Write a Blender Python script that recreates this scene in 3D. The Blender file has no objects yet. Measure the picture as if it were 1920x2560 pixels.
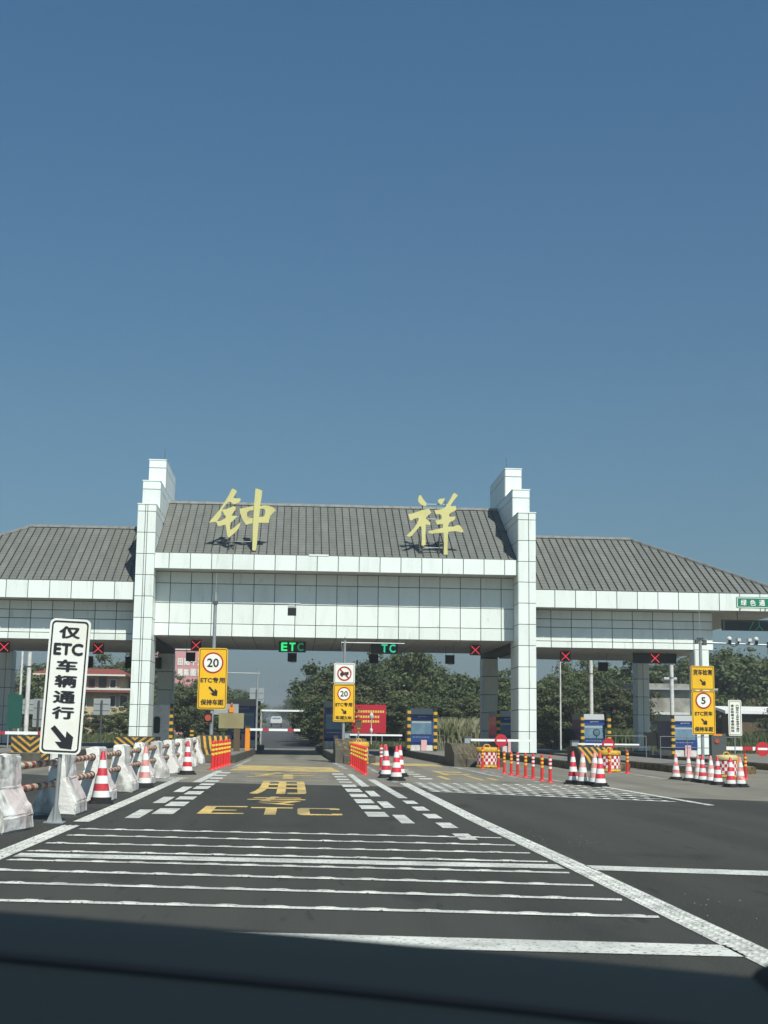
import bpy, bmesh, math, random
import numpy as np
from mathutils import Vector, Matrix, Euler
R = math.radians
rng = random.Random(7)
scene = bpy.context.scene
COL = scene.collection

# ------------------------------------------------------------------ camera
cam = bpy.data.cameras.new('camera')
cam_o = bpy.data.objects.new('camera', cam); COL.objects.link(cam_o)
Fp, CXp, CYp = 3414.0, 960.0, 1280.0          # focal length and centre in photo pixels
VPX, VPY, ROLL = 732.6, 1819.3, R(0.75)       # where the road's direction vanishes, roll of the phone
fw = Vector((VPX-CXp, -(VPY-CYp), Fp)).normalized()
tt = -((VPX-CXp)*math.sin(ROLL)-(VPY-CYp)*math.cos(ROLL))/Fp
up = Vector((math.sin(ROLL), math.cos(ROLL), tt)).normalized()
xa = up.cross(fw)
if xa.x < 0: xa = -xa
# columns = camera right, up, back expressed in world axes
right = Vector((xa.x, fw.x, up.x)); upv = Vector((xa.y, fw.y, up.y)); fwd = Vector((xa.z, fw.z, up.z))
cam_o.matrix_world = Matrix(((right.x, upv.x, -fwd.x, 0), (right.y, upv.y, -fwd.y, 0), (right.z, upv.z, -fwd.z, 1.3), (0, 0, 0, 1)))
cam.sensor_fit = 'HORIZONTAL'; cam.sensor_width = 36; cam.lens = 36*Fp/1920.0
cam.clip_start = 0.05; cam.clip_end = 6000
cam.dof.use_dof = True; cam.dof.focus_distance = 45; cam.dof.aperture_fstop = 15
scene.camera = cam_o
scene.render.resolution_x, scene.render.resolution_y = 768, 1024

# ------------------------------------------------------------------ sky, sun, exposure
SUN_EL, SUN_AZ = R(51), R(160)                # azimuth clockwise from +Y (the direction we drive)
world = bpy.data.worlds.new('World'); scene.world = world; world.use_nodes = True
wn = world.node_tree; wn.nodes.clear()
w_out = wn.nodes.new('ShaderNodeOutputWorld'); w_bg = wn.nodes.new('ShaderNodeBackground')
w_sky = wn.nodes.new('ShaderNodeTexSky'); w_sky.sky_type = 'NISHITA'; w_sky.sun_disc = False
w_sky.sun_elevation = SUN_EL; w_sky.sun_rotation = SUN_AZ; w_sky.altitude = 0
w_sky.air_density = 1.0; w_sky.dust_density = 1.0; w_sky.ozone_density = 1.0
w_hsv = wn.nodes.new('ShaderNodeHueSaturation')
w_hsv.inputs['Saturation'].default_value = 0.9; w_hsv.inputs['Value'].default_value = 1.0
# clear-air tint by height above the horizon (same all the way round): hazy grey low down, deep blue higher up
w_tc = wn.nodes.new('ShaderNodeTexCoord'); w_sep = wn.nodes.new('ShaderNodeSeparateXYZ'); w_rmp = wn.nodes.new('ShaderNodeValToRGB')
wn.links.new(w_tc.outputs['Generated'], w_sep.inputs[0]); wn.links.new(w_sep.outputs['Z'], w_rmp.inputs[0])
els = w_rmp.color_ramp.elements
els[0].position = .03; els[0].color = (.33, .43, .54, 1); els[1].position = .47; els[1].color = (.47, .82, 1.0, 1)
e_ = els.new(.22); e_.color = (.475, .70, .77, 1); e_ = els.new(.10); e_.color = (.42, .585, .66, 1)
w_mul = wn.nodes.new('ShaderNodeMix'); w_mul.data_type = 'RGBA'; w_mul.blend_type = 'MULTIPLY'; w_mul.inputs['Factor'].default_value = 1
wn.links.new(w_sky.outputs[0], w_hsv.inputs['Color']); wn.links.new(w_hsv.outputs[0], w_mul.inputs['A']); wn.links.new(w_rmp.outputs[0], w_mul.inputs['B'])
wn.links.new(w_mul.outputs['Result'], w_bg.inputs[0])
w_bg.inputs[1].default_value = 0.088
wn.links.new(w_bg.outputs[0], w_out.inputs[0])
sun = bpy.data.lights.new('sun', 'SUN'); sun.energy = 4.7; sun.angle = R(0.53); sun.color = (1.0, 0.985, 0.90)
sun_o = bpy.data.objects.new('sun', sun); COL.objects.link(sun_o)
sdir = Vector((math.sin(SUN_AZ)*math.cos(SUN_EL), math.cos(SUN_AZ)*math.cos(SUN_EL), math.sin(SUN_EL)))
sun_o.rotation_euler = sdir.to_track_quat('Z', 'Y').to_euler(); sun_o.location = (30, -60, 80)
vs = scene.view_settings
vs.view_transform = 'Standard'; vs.look = 'None'; vs.gamma = 1.0; vs.exposure = 0.1; vs.use_curve_mapping = False

# ------------------------------------------------------------------ materials
MATS = {}
def mat(name, col, rough=0.6, var=0.0, nscale=6.0, col2=None, nlo=0.45, nhi=0.65, bump=0.0, bscale=40.0, spec=0.4,
        emit=0.0, metal=0.0, stretch=(1, 1, 1), transl=0.0, detail=6.0, coat=0.0, speck=None, streaks=()):
    """Procedural material: base colour, per-object variation, noise mixing towards col2, bump."""
    m = bpy.data.materials.new(name); m.use_nodes = True; nt = m.node_tree; N = nt.nodes; L = nt.links
    b = N['Principled BSDF']; b.inputs['Roughness'].default_value = rough
    b.inputs['Specular IOR Level'].default_value = spec; b.inputs['Metallic'].default_value = metal
    if coat: b.inputs['Coat Weight'].default_value = coat; b.inputs['Coat Roughness'].default_value = 0.1
    rgb = N.new('ShaderNodeRGB'); rgb.outputs[0].default_value = (*col, 1); out = rgb.outputs[0]
    tc = N.new('ShaderNodeTexCoord'); mp = N.new('ShaderNodeMapping'); mp.inputs['Scale'].default_value = stretch
    oi = N.new('ShaderNodeObjectInfo'); ad = N.new('ShaderNodeVectorMath'); ad.operation = 'MULTIPLY_ADD'
    ad.inputs[1].default_value = (37, 53, 71)
    cmb = N.new('ShaderNodeCombineXYZ')
    for i in range(3): L.new(oi.outputs['Random'], cmb.inputs[i])
    L.new(cmb.outputs[0], ad.inputs[0]); L.new(tc.outputs['Object'], ad.inputs[2])
    L.new(ad.outputs[0], mp.inputs['Vector'])
    if col2 is not None:
        nz = N.new('ShaderNodeTexNoise'); nz.inputs['Scale'].default_value = nscale; nz.inputs['Detail'].default_value = detail
        L.new(mp.outputs[0], nz.inputs['Vector'])
        mr = N.new('ShaderNodeMapRange'); mr.inputs[1].default_value = nlo; mr.inputs[2].default_value = nhi
        L.new(nz.outputs['Fac'], mr.inputs[0])
        mx = N.new('ShaderNodeMix'); mx.data_type = 'RGBA'; L.new(mr.outputs[0], mx.inputs['Factor'])
        L.new(out, mx.inputs['A']); mx.inputs['B'].default_value = (*col2, 1); out = mx.outputs['Result']
    if speck is not None:
        sc, lo, hi, c3 = speck
        nz = N.new('ShaderNodeTexNoise'); nz.inputs['Scale'].default_value = sc; nz.inputs['Detail'].default_value = 3
        L.new(tc.outputs['Object'], nz.inputs['Vector'])
        mr = N.new('ShaderNodeMapRange'); mr.inputs[1].default_value = lo; mr.inputs[2].default_value = hi
        L.new(nz.outputs['Fac'], mr.inputs[0])
        mx = N.new('ShaderNodeMix'); mx.data_type = 'RGBA'; L.new(mr.outputs[0], mx.inputs['Factor'])
        L.new(out, mx.inputs['A']); mx.inputs['B'].default_value = (*c3, 1); out = mx.outputs['Result']
    for (sv, det, lo, hi, c3, amt) in streaks:            # long stains: noise stretched along one axis
        m2 = N.new('ShaderNodeMapping'); m2.inputs['Scale'].default_value = sv; L.new(ad.outputs[0], m2.inputs['Vector'])
        nz = N.new('ShaderNodeTexNoise'); nz.inputs['Scale'].default_value = 1; nz.inputs['Detail'].default_value = det
        L.new(m2.outputs[0], nz.inputs['Vector'])
        mr = N.new('ShaderNodeMapRange'); mr.inputs[1].default_value = lo; mr.inputs[2].default_value = hi; mr.inputs[4].default_value = amt
        L.new(nz.outputs['Fac'], mr.inputs[0])
        mx = N.new('ShaderNodeMix'); mx.data_type = 'RGBA'; L.new(mr.outputs[0], mx.inputs['Factor'])
        L.new(out, mx.inputs['A']); mx.inputs['B'].default_value = (*c3, 1); out = mx.outputs['Result']
    if var > 0:
        hv = N.new('ShaderNodeHueSaturation'); mr = N.new('ShaderNodeMapRange')
        mr.inputs[3].default_value = 1-var; mr.inputs[4].default_value = 1+var
        L.new(oi.outputs['Random'], mr.inputs[0]); L.new(mr.outputs[0], hv.inputs['Value']); L.new(out, hv.inputs['Color']); out = hv.outputs[0]
    L.new(out, b.inputs['Base Color'])
    if emit > 0:
        b.inputs['Emission Color'].default_value = (*col, 1); b.inputs['Emission Strength'].default_value = emit
    if bump > 0:
        nb = N.new('ShaderNodeTexNoise'); nb.inputs['Scale'].default_value = bscale; nb.inputs['Detail'].default_value = 5
        L.new(tc.outputs['Object'], nb.inputs['Vector']); bp = N.new('ShaderNodeBump'); bp.inputs['Strength'].default_value = bump
        bp.inputs['Distance'].default_value = 0.02; L.new(nb.outputs['Fac'], bp.inputs['Height']); L.new(bp.outputs[0], b.inputs['Normal'])
    if transl > 0:
        tb = N.new('ShaderNodeBsdfTranslucent'); L.new(out, tb.inputs[0]); ms = N.new('ShaderNodeMixShader'); ms.inputs[0].default_value = transl
        L.new(b.outputs[0], ms.inputs[1]); L.new(tb.outputs[0], ms.inputs[2]); L.new(ms.outputs[0], N['Material Output'].inputs[0])
    MATS[name] = m; return m

mat('panel', (.79, .85, .80), .38, var=.045, streaks=(((5, 5, .5), 4, .62, .78, (.52, .50, .44), .55), ((2, 2, 2), 6, .66, .80, (.50, .47, .40), .5)), nscale=1.4, col2=(.68, .73, .68), nlo=.5, nhi=.85, stretch=(1.6, 1.6, .35), spec=.35)
mat('panel_core', (.055, .06, .055), .7)
mat('soffit', (.46, .44, .40), .6, var=.05, nscale=2.0, col2=(.38, .36, .32))  # white panels turned brown-grey: their shade is put into this colour
mat('roof_tile', (.145, .150, .132), .75, var=.07, nscale=2.2, col2=(.178, .184, .166), nlo=.42, nhi=.72, stretch=(1, .4, .4), bump=.1, bscale=30)
mat('roof_seam', (.026, .027, .027), .6, var=.1)
mat('ridge', (.32, .32, .30), .6, var=.06, nscale=4, col2=(.22, .22, .2))
mat('asphalt', (.034, .0345, .029), .85, streaks=(((1.1, .05, 1), 4, .42, .60, (.058, .057, .048), .9), ((.9, .5, 1), 7, .60, .72, (.022, .022, .020), .7), ((9, 1.2, 1), 3, .64, .70, (.020, .020, .018), .5)), nscale=.35, col2=(.043, .043, .036), nlo=.35, nhi=.7, bump=.5, bscale=90, speck=(60, .50, .70, (.080, .078, .067)), spec=.3)
mat('concrete', (.225, .205, .160), .85, streaks=(((1.0, .06, 1), 5, .48, .7, (.10, .095, .08), .7), ((.7, .5, 1), 7, .6, .72, (.085, .08, .07), .6)), nscale=.5, col2=(.175, .160, .125), nlo=.35, nhi=.7, bump=.2, bscale=40, speck=(12, .58, .75, (.1, .095, .085)))
mat('soil', (.075, .080, .035), .95, nscale=.25, col2=(.10, .085, .05), nlo=.4, nhi=.6, bump=.5, bscale=5)
mat('far_asphalt', (.055, .057, .056), .85, nscale=.2, col2=(.07, .07, .068))
mat('paint', (.68, .68, .62), .6, streaks=(((.8, .25, 1), 6, .48, .72, (.34, .335, .30), .5),), nscale=3, col2=(.40, .40, .36), nlo=.42, nhi=.72, speck=(30, .57, .68, (.10, .10, .09)), bump=.3, bscale=60)
mat('paint_worn', (.48, .47, .42), .7, nscale=2.2, col2=(.17, .165, .145), nlo=.38, nhi=.62, speck=(18, .52, .66, (.16, .155, .14)))
mat('paint_yellow', (.74, .52, .16), .6, streaks=(((1.6, .5, 1), 7, .44, .64, (.30, .235, .11), .85),), nscale=3, col2=(.62, .42, .12), nlo=.45, nhi=.75, speck=(24, .57, .68, (.10, .085, .06)))
mat('paint_yellow_worn', (.62, .44, .13), .7, nscale=1.6, col2=(.30, .25, .14), nlo=.45, nhi=.65, speck=(14, .52, .66, (.2, .185, .15)))
mat('barrier', (.74, .73, .69), .8, streaks=(((3.2, 3.2, 1.6), 8, .56, .66, (.20, .195, .17), .8), ((1.4, 1.4, 2.5), 5, .56, .64, (.42, .40, .37), .7)), nscale=2.6, col2=(.17, .17, .15), nlo=.58, nhi=.72, bump=.5, bscale=18, speck=(1.3, .52, .60, (.60, .52, .50)), var=.06)
mat('steel', (.42, .45, .45), .4, metal=.5, nscale=3, col2=(.34, .36, .36))
mat('rail_grey', (.20, .20, .18), .6)
mat('steel_dark', (.10, .11, .11), .5, metal=.3)
mat('sign_white', (.84, .85, .78), .4, nscale=2, col2=(.80, .80, .70))
mat('sign_yellow', (.86, .50, .02), .4, nscale=2, col2=(.78, .44, .02))
mat('panel_green_shaded', (.006, .075, .055), .6)  # green darkened: the shade on the panel is put into its colour
mat('sign_green', (.01, .20, .12), .4)
mat('black', (.022, .022, .025), .45)
mat('matte_black', (.012, .013, .014), .8)
mat('red', (.55, .025, .035), .45, nscale=4, col2=(.45, .03, .04))
mat('ring_red', (.42, .015, .02), .4)
mat('cone_red', (.58, .03, .05), .5, var=.12, nscale=6, col2=(.50, .10, .09), nlo=.5, nhi=.75)
mat('cone_pale', (.64, .34, .30), .6, var=.1, nscale=7, col2=(.58, .12, .12), nlo=.45, nhi=.65)
mat('cone_white', (.78, .78, .74), .45, var=.05, nscale=6, col2=(.60, .50, .47), nlo=.55, nhi=.8)
mat('pipe_red', (.36, .05, .045), .6, nscale=9, col2=(.20, .08, .06))
mat('pipe_cream', (.58, .52, .36), .6, nscale=9, col2=(.38, .30, .2))
mat('rubber', (.018, .019, .02), .7, nscale=8, col2=(.05, .048, .045), nlo=.55, nhi=.8)
mat('delin_red', (.68, .03, .03), .45, var=.06)
mat('delin_yellow', (.78, .55, .06), .4)
mat('delin_white', (.80, .80, .76), .4)
mat('post_yellow', (.62, .34, .03), .5, var=.05)
mat('post_green', (.008, .035, .03), .5)
mat('chevron_yellow', (.58, .30, .03), .6, nscale=8, col2=(.40, .22, .05))
mat('chevron_black', (.022, .035, .032), .6, nscale=8, col2=(.05, .05, .04))
mat('worn_stripe', (.20, .13, .045), .8, nscale=5, col2=(.06, .055, .04), nlo=.4, nhi=.6)
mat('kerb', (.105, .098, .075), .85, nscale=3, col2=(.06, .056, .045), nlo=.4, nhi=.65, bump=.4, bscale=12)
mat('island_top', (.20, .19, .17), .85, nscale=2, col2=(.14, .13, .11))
mat('booth_blue', (.016, .05, .20), .3, coat=.3)
mat('booth_grey', (.34, .36, .36), .5)
mat('booth_white', (.66, .66, .63), .6, nscale=4, col2=(.52, .51, .47))
mat('glass', (.10, .17, .23), .08, spec=.8, nscale=2, col2=(.15, .24, .30))  # pale blue-grey stands for reflected sky, put into the base colour
mat('pink', (.70, .42, .42), .7)
mat('drum_yellow', (.68, .38, .03), .5, nscale=5, col2=(.5, .28, .04))
mat('drum_cream', (.62, .52, .22), .6, nscale=5, col2=(.5, .4, .2))
mat('drum_body', (.30, .22, .06), .6)
mat('orange', (.80, .27, .02), .5)
mat('tan_board', (.30, .26, .13), .6, nscale=2, col2=(.26, .22, .11))
mat('brown', (.11, .075, .04), .7)
mat('boom_white', (.85, .85, .82), .4)
mat('gold', (.64, .60, .25), .5, nscale=1.5, col2=(.56, .52, .22), nlo=.45, nhi=.7, var=.03)
mat('led_black', (.02, .028, .028), .35)
mat('led_red', (1.0, .06, .08), .5, emit=1.1)
mat('led_green', (.03, .95, .25), .5, emit=.8)
mat('led_teal', (.04, .75, .42), .5, emit=.6)
mat('led_green_dim', (.03, .35, .14), .5, emit=.35)
mat('lamp_red', (.45, .08, .04), .3)
mat('trunk', (.07, .055, .04), .9, bump=.5, bscale=8)
for nm, c, c2 in (('leaf_dark', (.066, .092, .036), (.098, .124, .046)), ('leaf_mid', (.088, .116, .044), (.128, .150, .060)),
                  ('leaf_olive', (.100, .116, .046), (.135, .142, .064))):
    mat(nm, c, .55, var=.22, nscale=1.1, col2=c2, nlo=.35, nhi=.65, transl=.22, spec=.25)
mat('grass', (.10, .135, .045), .7, nscale=.7, col2=(.15, .165, .07), transl=.2)
mat('reed', (.34, .33, .20), .7, nscale=.8, col2=(.20, .22, .10), transl=.2)
mat('cream_wall', (.55, .45, .28), .8, nscale=1.5, col2=(.45, .36, .24))
mat('red_trim', (.25, .06, .04), .7)
mat('white_trim', (.7, .68, .6), .7)
mat('grey_wall', (.33, .32, .28), .9, nscale=1.2, col2=(.2, .19, .16), nlo=.4, nhi=.62, bump=.3, bscale=6)
mat('window_dark', (.03, .035, .04), .2)
mat('pink_wall', (.62, .31, .31), .8, nscale=1, col2=(.55, .28, .28))
mat('billboard_red', (.48, .015, .035), .5)
mat('billboard_yellow', (.80, .58, .10), .5)
mat('grey_sign', (.32, .35, .35), .5)
mat('dash', (.0065, .0115, .0135), .7, spec=.15, bump=.05, bscale=300)
mat('dash_dark', (.002, .003, .004), .7, spec=.2)
M = MATS

# ------------------------------------------------------------------ mesh helpers
class MB:
    """Collects boxes, bars, prisms and lathes into one mesh; mi = material index of what is added next."""
    def __init__(s): s.v = []; s.f = []; s.m = []; s.mi = 0; s.smooth = []
    def add(s, vs_, fs_, smooth=False):
        b = len(s.v); s.v += [tuple(p) for p in vs_]
        for f in fs_: s.f.append([b+i for i in f]); s.m.append(s.mi); s.smooth.append(smooth)
        return s
    def box(s, x0, x1, y0, y1, z0, z1):
        return s.add([(x0, y0, z0), (x1, y0, z0), (x1, y1, z0), (x0, y1, z0), (x0, y0, z1), (x1, y0, z1), (x1, y1, z1), (x0, y1, z1)],
                     [(0, 3, 2, 1), (4, 5, 6, 7), (0, 1, 5, 4), (1, 2, 6, 5), (2, 3, 7, 6), (3, 0, 4, 7)])
    def bar(s, p0, p1, w, h, upd=(0, 0, 1)):
        p0 = Vector(p0); p1 = Vector(p1); d = (p1-p0).normalized(); u = Vector(upd); r = d.cross(u)
        if r.length < 1e-4: r = d.cross(Vector((1, 0, 0)))
        r.normalize(); u = r.cross(d); a = r*w/2; b = u*h/2
        return s.add([p0-a-b, p0+a-b, p0+a+b, p0-a+b, p1-a-b, p1+a-b, p1+a+b, p1-a+b],
                     [(0, 1, 2, 3), (7, 6, 5, 4), (0, 4, 5, 1), (1, 5, 6, 2), (2, 6, 7, 3), (3, 7, 4, 0)])
    def tube(s, p0, p1, r0, r1=None, n=12, caps=True):
        r1 = r0 if r1 is None else r1
        p0 = Vector(p0); p1 = Vector(p1); d = (p1-p0).normalized(); a = d.orthogonal().normalized(); b = d.cross(a)
        A = [p0+(a*math.cos(2*math.pi*i/n)+b*math.sin(2*math.pi*i/n))*r0 for i in range(n)]
        B = [p1+(a*math.cos(2*math.pi*i/n)+b*math.sin(2*math.pi*i/n))*r1 for i in range(n)]
        s.add(A+B, [(i, (i+1) % n, n+(i+1) % n, n+i) for i in range(n)], True)
        if caps: s.add(A, [tuple(range(n))[::-1]]); s.add(B, [tuple(range(n))])
        return s
    def lathe(s, prof, n=16, c=(0, 0, 0), closed=True):
        vs_ = []; fs_ = []
        for (r, z) in prof:
            for i in range(n):
                t = 2*math.pi*i/n; vs_.append((c[0]+r*math.cos(t), c[1]+r*math.sin(t), c[2]+z))
        for k in range(len(prof)-1):
            for i in range(n):
                j = (i+1) % n; fs_.append((k*n+i, k*n+j, (k+1)*n+j, (k+1)*n+i))
        s.add(vs_, fs_, True)
        if closed:
            s.add(vs_[:n], [tuple(range(n))[::-1]]); s.add(vs_[-n:], [tuple(range(n))])
        return s
    def prism(s, poly, y0, y1, plane='xz'):
        """closed outline extruded: plane xz along y, yz along x, xy along z (convex or simple outlines)"""
        n = len(poly)
        def P(a, b, t): return {'xz': (a, t, b), 'yz': (t, a, b), 'xy': (a, b, t)}[plane]
        A = [P(a, b, y0) for a, b in poly]; B = [P(a, b, y1) for a, b in poly]
        s.add(A+B, [tuple(range(n)), tuple(range(2*n-1, n-1, -1))] + [(i, n+i, n+(i+1) % n, (i+1) % n) for i in range(n)])
        return s
    def mesh(s, name, mats):
        me = bpy.data.meshes.new(name); me.from_pydata(s.v, [], s.f)
        for m_ in mats: me.materials.append(m_)
        if len(mats) > 1: me.polygons.foreach_set('material_index', s.m)
        me.polygons.foreach_set('use_smooth', s.smooth)
        me.update(); fix(me); return me
def fix(me):
    bm = bmesh.new(); bm.from_mesh(me); bmesh.ops.recalc_face_normals(bm, faces=bm.faces); bm.to_mesh(me); bm.free()
def ml(m):
    if isinstance(m, (list, tuple)): return [M[x] for x in m]
    return [M[m]]
def link(name, me, parent=None, loc=(0, 0, 0), rot=(0, 0, 0)):
    o = bpy.data.objects.new(name, me); COL.objects.link(o); o.parent = parent; o.location = loc; o.rotation_euler = rot; return o
def part(name, mb, m, parent, loc=(0, 0, 0), rot=(0, 0, 0)):
    return link(name, mb.mesh(name, ml(m)), parent, loc, rot)
def tag(o, label, cat, group=None):
    o['label'] = label; o['category'] = cat
    if group: o['group'] = group
    return o
def thing(name, label, cat, loc=(0, 0, 0), group=None, rotz=0):
    o = bpy.data.objects.new(name, None); COL.objects.link(o); o.location = loc; o.rotation_euler = (0, 0, rotz); o.empty_display_size = .2
    return tag(o, label, cat, group)
def struct(name, mb, m):
    o = part(name, mb, m, None); o['kind'] = 'structure'; return o
def copy_tree(o, parent=None):
    c = o.copy(); COL.objects.link(c); c.parent = parent
    for ch in list(o.children): copy_tree(ch, c)
    return c
def dup(o, loc, rotz=0, label=None, group=None, scale=None):
    c = copy_tree(o); c.location = loc; c.rotation_euler = (0, 0, rotz)
    if scale: c.scale = scale
    if label: c['label'] = label
    if group: c['group'] = group
    return c
def rrect(w, h, r, n=6, cx=0, cz=0):
    pts = []
    for (sx, sz, a0) in ((1, 1, 0), (-1, 1, 90), (-1, -1, 180), (1, -1, 270)):
        for i in range(n+1):
            a = R(a0+90*i/n); pts.append((cx+sx*(w/2-r)+r*math.cos(a), cz+sz*(h/2-r)+r*math.sin(a)))
    return pts
def ring_mb(outer, inner, y0, y1):
    """flat frame between two outlines with as many points, extruded along y"""
    mb = MB(); n = len(outer); vs_ = []
    for y in (y0, y1):
        vs_ += [(a, y, b) for a, b in outer]+[(a, y, b) for a, b in inner]
    fs_ = []
    for i in range(n):
        j = (i+1) % n
        fs_ += [(i, j, n+j, n+i), (2*n+i, 2*n+j, 3*n+j, 3*n+i), (i, j, 2*n+j, 2*n+i), (n+i, n+j, 3*n+j, 3*n+i)]
    return mb.add(vs_, fs_)
def circ(r, n=32, cx=0, cz=0): return [(cx+r*math.cos(2*math.pi*i/n), cz+r*math.sin(2*math.pi*i/n)) for i in range(n)]
def poly_mesh(outer, holes, y0, y1, name, m):
    """simple outline with holes in the xz plane, extruded from y0 to y1"""
    cu = bpy.data.curves.new(name, 'CURVE'); cu.dimensions = '2D'; cu.fill_mode = 'BOTH'; cu.extrude = abs(y1-y0)/2
    for pl in [outer]+holes:
        sp = cu.splines.new('POLY'); sp.points.add(len(pl)-1); sp.use_cyclic_u = True
        for p, q in zip(sp.points, pl): p.co = (q[0], q[1], 0, 1)
    o = bpy.data.objects.new(name, cu); COL.objects.link(o)
    dg = bpy.context.evaluated_depsgraph_get(); me = bpy.data.meshes.new_from_object(o.evaluated_get(dg))
    bpy.data.objects.remove(o); bpy.data.curves.remove(cu)
    ym = (y0+y1)/2
    for v in me.vertices: x, y, z = v.co; v.co = (x, ym-z, y)
    me.materials.clear(); me.materials.append(M[m]); fix(me); me.name = name; return me
# printed letters: the built-in typeface turned into flat meshes, scaled to a box
TXT = {}
def glyphs(body, bold=.02):
    k = (body, bold)
    if k not in TXT:
        cu = bpy.data.curves.new('t', 'FONT'); cu.body = body; cu.size = 1; cu.offset = bold; cu.resolution_u = 3; cu.fill_mode = 'FRONT'
        o = bpy.data.objects.new('t', cu); COL.objects.link(o)
        dg = bpy.context.evaluated_depsgraph_get(); me = bpy.data.meshes.new_from_object(o.evaluated_get(dg))
        v = np.array([p.co[:2] for p in me.vertices]); lo = v.min(0); hi = v.max(0); v = (v-(lo+hi)/2)/(hi-lo)
        TXT[k] = (v, [tuple(p.vertices) for p in me.polygons])
        bpy.data.objects.remove(o); bpy.data.curves.remove(cu); bpy.data.meshes.remove(me)
    return TXT[k]
def text_xz(mb, body, cx, cz, w, h, y, bold=.02):
    """flat print; weight comes from overprinting slightly shifted copies"""
    v, f = glyphs(body, 0.0); nch = max(1, len(body)); dx = w/nch*bold*1.15; dz = h*bold*.8
    for k, (a_, b_) in enumerate(((0, 0), (-1, 0), (1, 0), (0, 1), (0, -1)) if bold > 0 else ((0, 0),)):
        mb.add([(cx+a*(w-2*dx)+a_*dx, y-.0004*k, cz+b*(h-2*dz)+b_*dz) for a, b in v], f)
    return mb
def text_xy(mb, body, x0, x1, y0, y1, z, bold=.02):
    v, f = glyphs(body, 0.0); w = x1-x0; h = y1-y0; dx = w*bold*1.2; dy = h*bold*.35
    for k, (a_, b_) in enumerate(((0, 0), (-1, 0), (1, 0), (0, 1), (0, -1))):
        mb.add([((x0+x1)/2+a*(w-2*dx)+a_*dx, (y0+y1)/2+b*(h-2*dy)+b_*dy, z+.0006*k) for a, b in v], f)
    return mb
def arrow(mb, cx, cz, s, y):
    """bold arrow pointing down to the right, s = overall size"""
    p = [(-.5, .38), (-.38, .5), (.12, .0), (.16, .28), (.5, .0), (.5, -.5), (-.0, -.48), (-.28, -.20), (.0, -.14)]
    p = [(-.5, .36), (-.34, .5), (.17, -.02), (.19, .27), (.5, .02), (.46, -.5), (-.03, -.46), (-.27, -.2), (.02, -.2)]
    return mb.add([(cx+a*s, y, cz+b*s) for a, b in p], [(0, 1, 2, 8), (2, 3, 4, 5), (2, 5, 6, 8), (6, 7, 8)])

# ================================================================== THE SETTING
def hz(y): return max(0.0, y-112)*0.0085
ys = [-80, 0, 40, 86, 100, 112, 130, 160, 200, 260, 340, 440, 600, 900, 1500, 3000]
xs = [-2500, -900, -300, -120, -60, -30, 0, 30, 60, 120, 300, 900, 2500]
mb = MB(); n = len(xs)
for y in ys:
    for x in xs: mb.v.append((x, y, min(hz(y), 9)-.06 + (0 if y < 95 else min(6, max(0, abs(x)-40)*.04))))
mb.f = [(r*n+c, r*n+c+1, (r+1)*n+c+1, (r+1)*n+c) for r in range(len(ys)-1) for c in range(n-1)]
mb.m = [0]*len(mb.f); mb.smooth = [False]*len(mb.f)
struct('ground', mb, 'soil')
EDGE = [(-60, 41), (-30, 39.6), (-8, 38.3), (-3.3, 33.2), (2.3, 31.8), (9.3, 26.7), (24, 19), (60, 8)]
mb = MB()
for (a, b), (c, d) in zip(EDGE[:-1], EDGE[1:]): mb.add([(a, -40, 0), (c, -40, 0), (c, d, 0), (a, b, 0)], [(0, 1, 2, 3)])
struct('asphalt_road', mb, 'asphalt')
mb = MB()
for (a, b), (c, d) in zip(EDGE[:-1], EDGE[1:]): mb.add([(a, b, 0.0), (c, d, 0.0), (c, 88, 0.0), (a, 88, 0.0)], [(0, 1, 2, 3)])
struct('concrete_plaza', mb, 'concrete')
mb = MB(); pts = [(88, -14, 16), (100, -6, 6), (125, -3.6, 1.0), (160, -3.8, .7), (220, -4.8, .3), (320, -6.4, -1.0), (480, -9, -3), (760, -15, -9)]
for (y0, a0, b0), (y1, a1, b1) in zip(pts[:-1], pts[1:]):
    mb.add([(a0, y0, hz(y0)), (b0, y0, hz(y0)), (b1, y1, hz(y1)), (a1, y1, hz(y1))], [(0, 1, 2, 3)])
struct('far_road', mb, 'far_asphalt')

# ---- painted markings: thin sheets 4 mm above the surface they lie on
ZP = .005
def sheet(mb, pts, z=ZP): return mb.add([(x, y, z) for x, y in pts], [tuple(range(len(pts)))])
def bump_line(mb, p0, p1, w, step, z=ZP, bh=.0085):
    """profiled marking: a flat strip carrying a row of low raised ribs"""
    p0 = Vector((*p0, 0)); p1 = Vector((*p1, 0)); d = (p1-p0); Ln = d.length; d.normalize(); q = Vector((-d.y, d.x, 0))
    sheet(mb, [(p0-q*w/2)[:2], (p1-q*w/2)[:2], (p1+q*w/2)[:2], (p0+q*w/2)[:2]], z)
    k = 0
    t = step*.4
    while t < Ln-step*.4:
        c = p0+d*t; a = d*step*.24; e = d*step*.10; b = q*w*.52
        vv = [c-a-b, c+a-b, c+a+b, c-a+b, c-e-b*.7, c+e-b*.7, c+e+b*.7, c-e+b*.7]
        mb.add([(v.x, v.y, z+.001 if i < 4 else z+bh) for i, v in enumerate(vv)], [(0, 1, 5, 4), (1, 2, 6, 5), (2, 3, 7, 6), (3, 0, 4, 7), (4, 5, 6, 7)])
        t += step; k += 1
def marking(name, mb, m): o = part(name, mb, m, None); o['kind'] = 'structure'; return o
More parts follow.
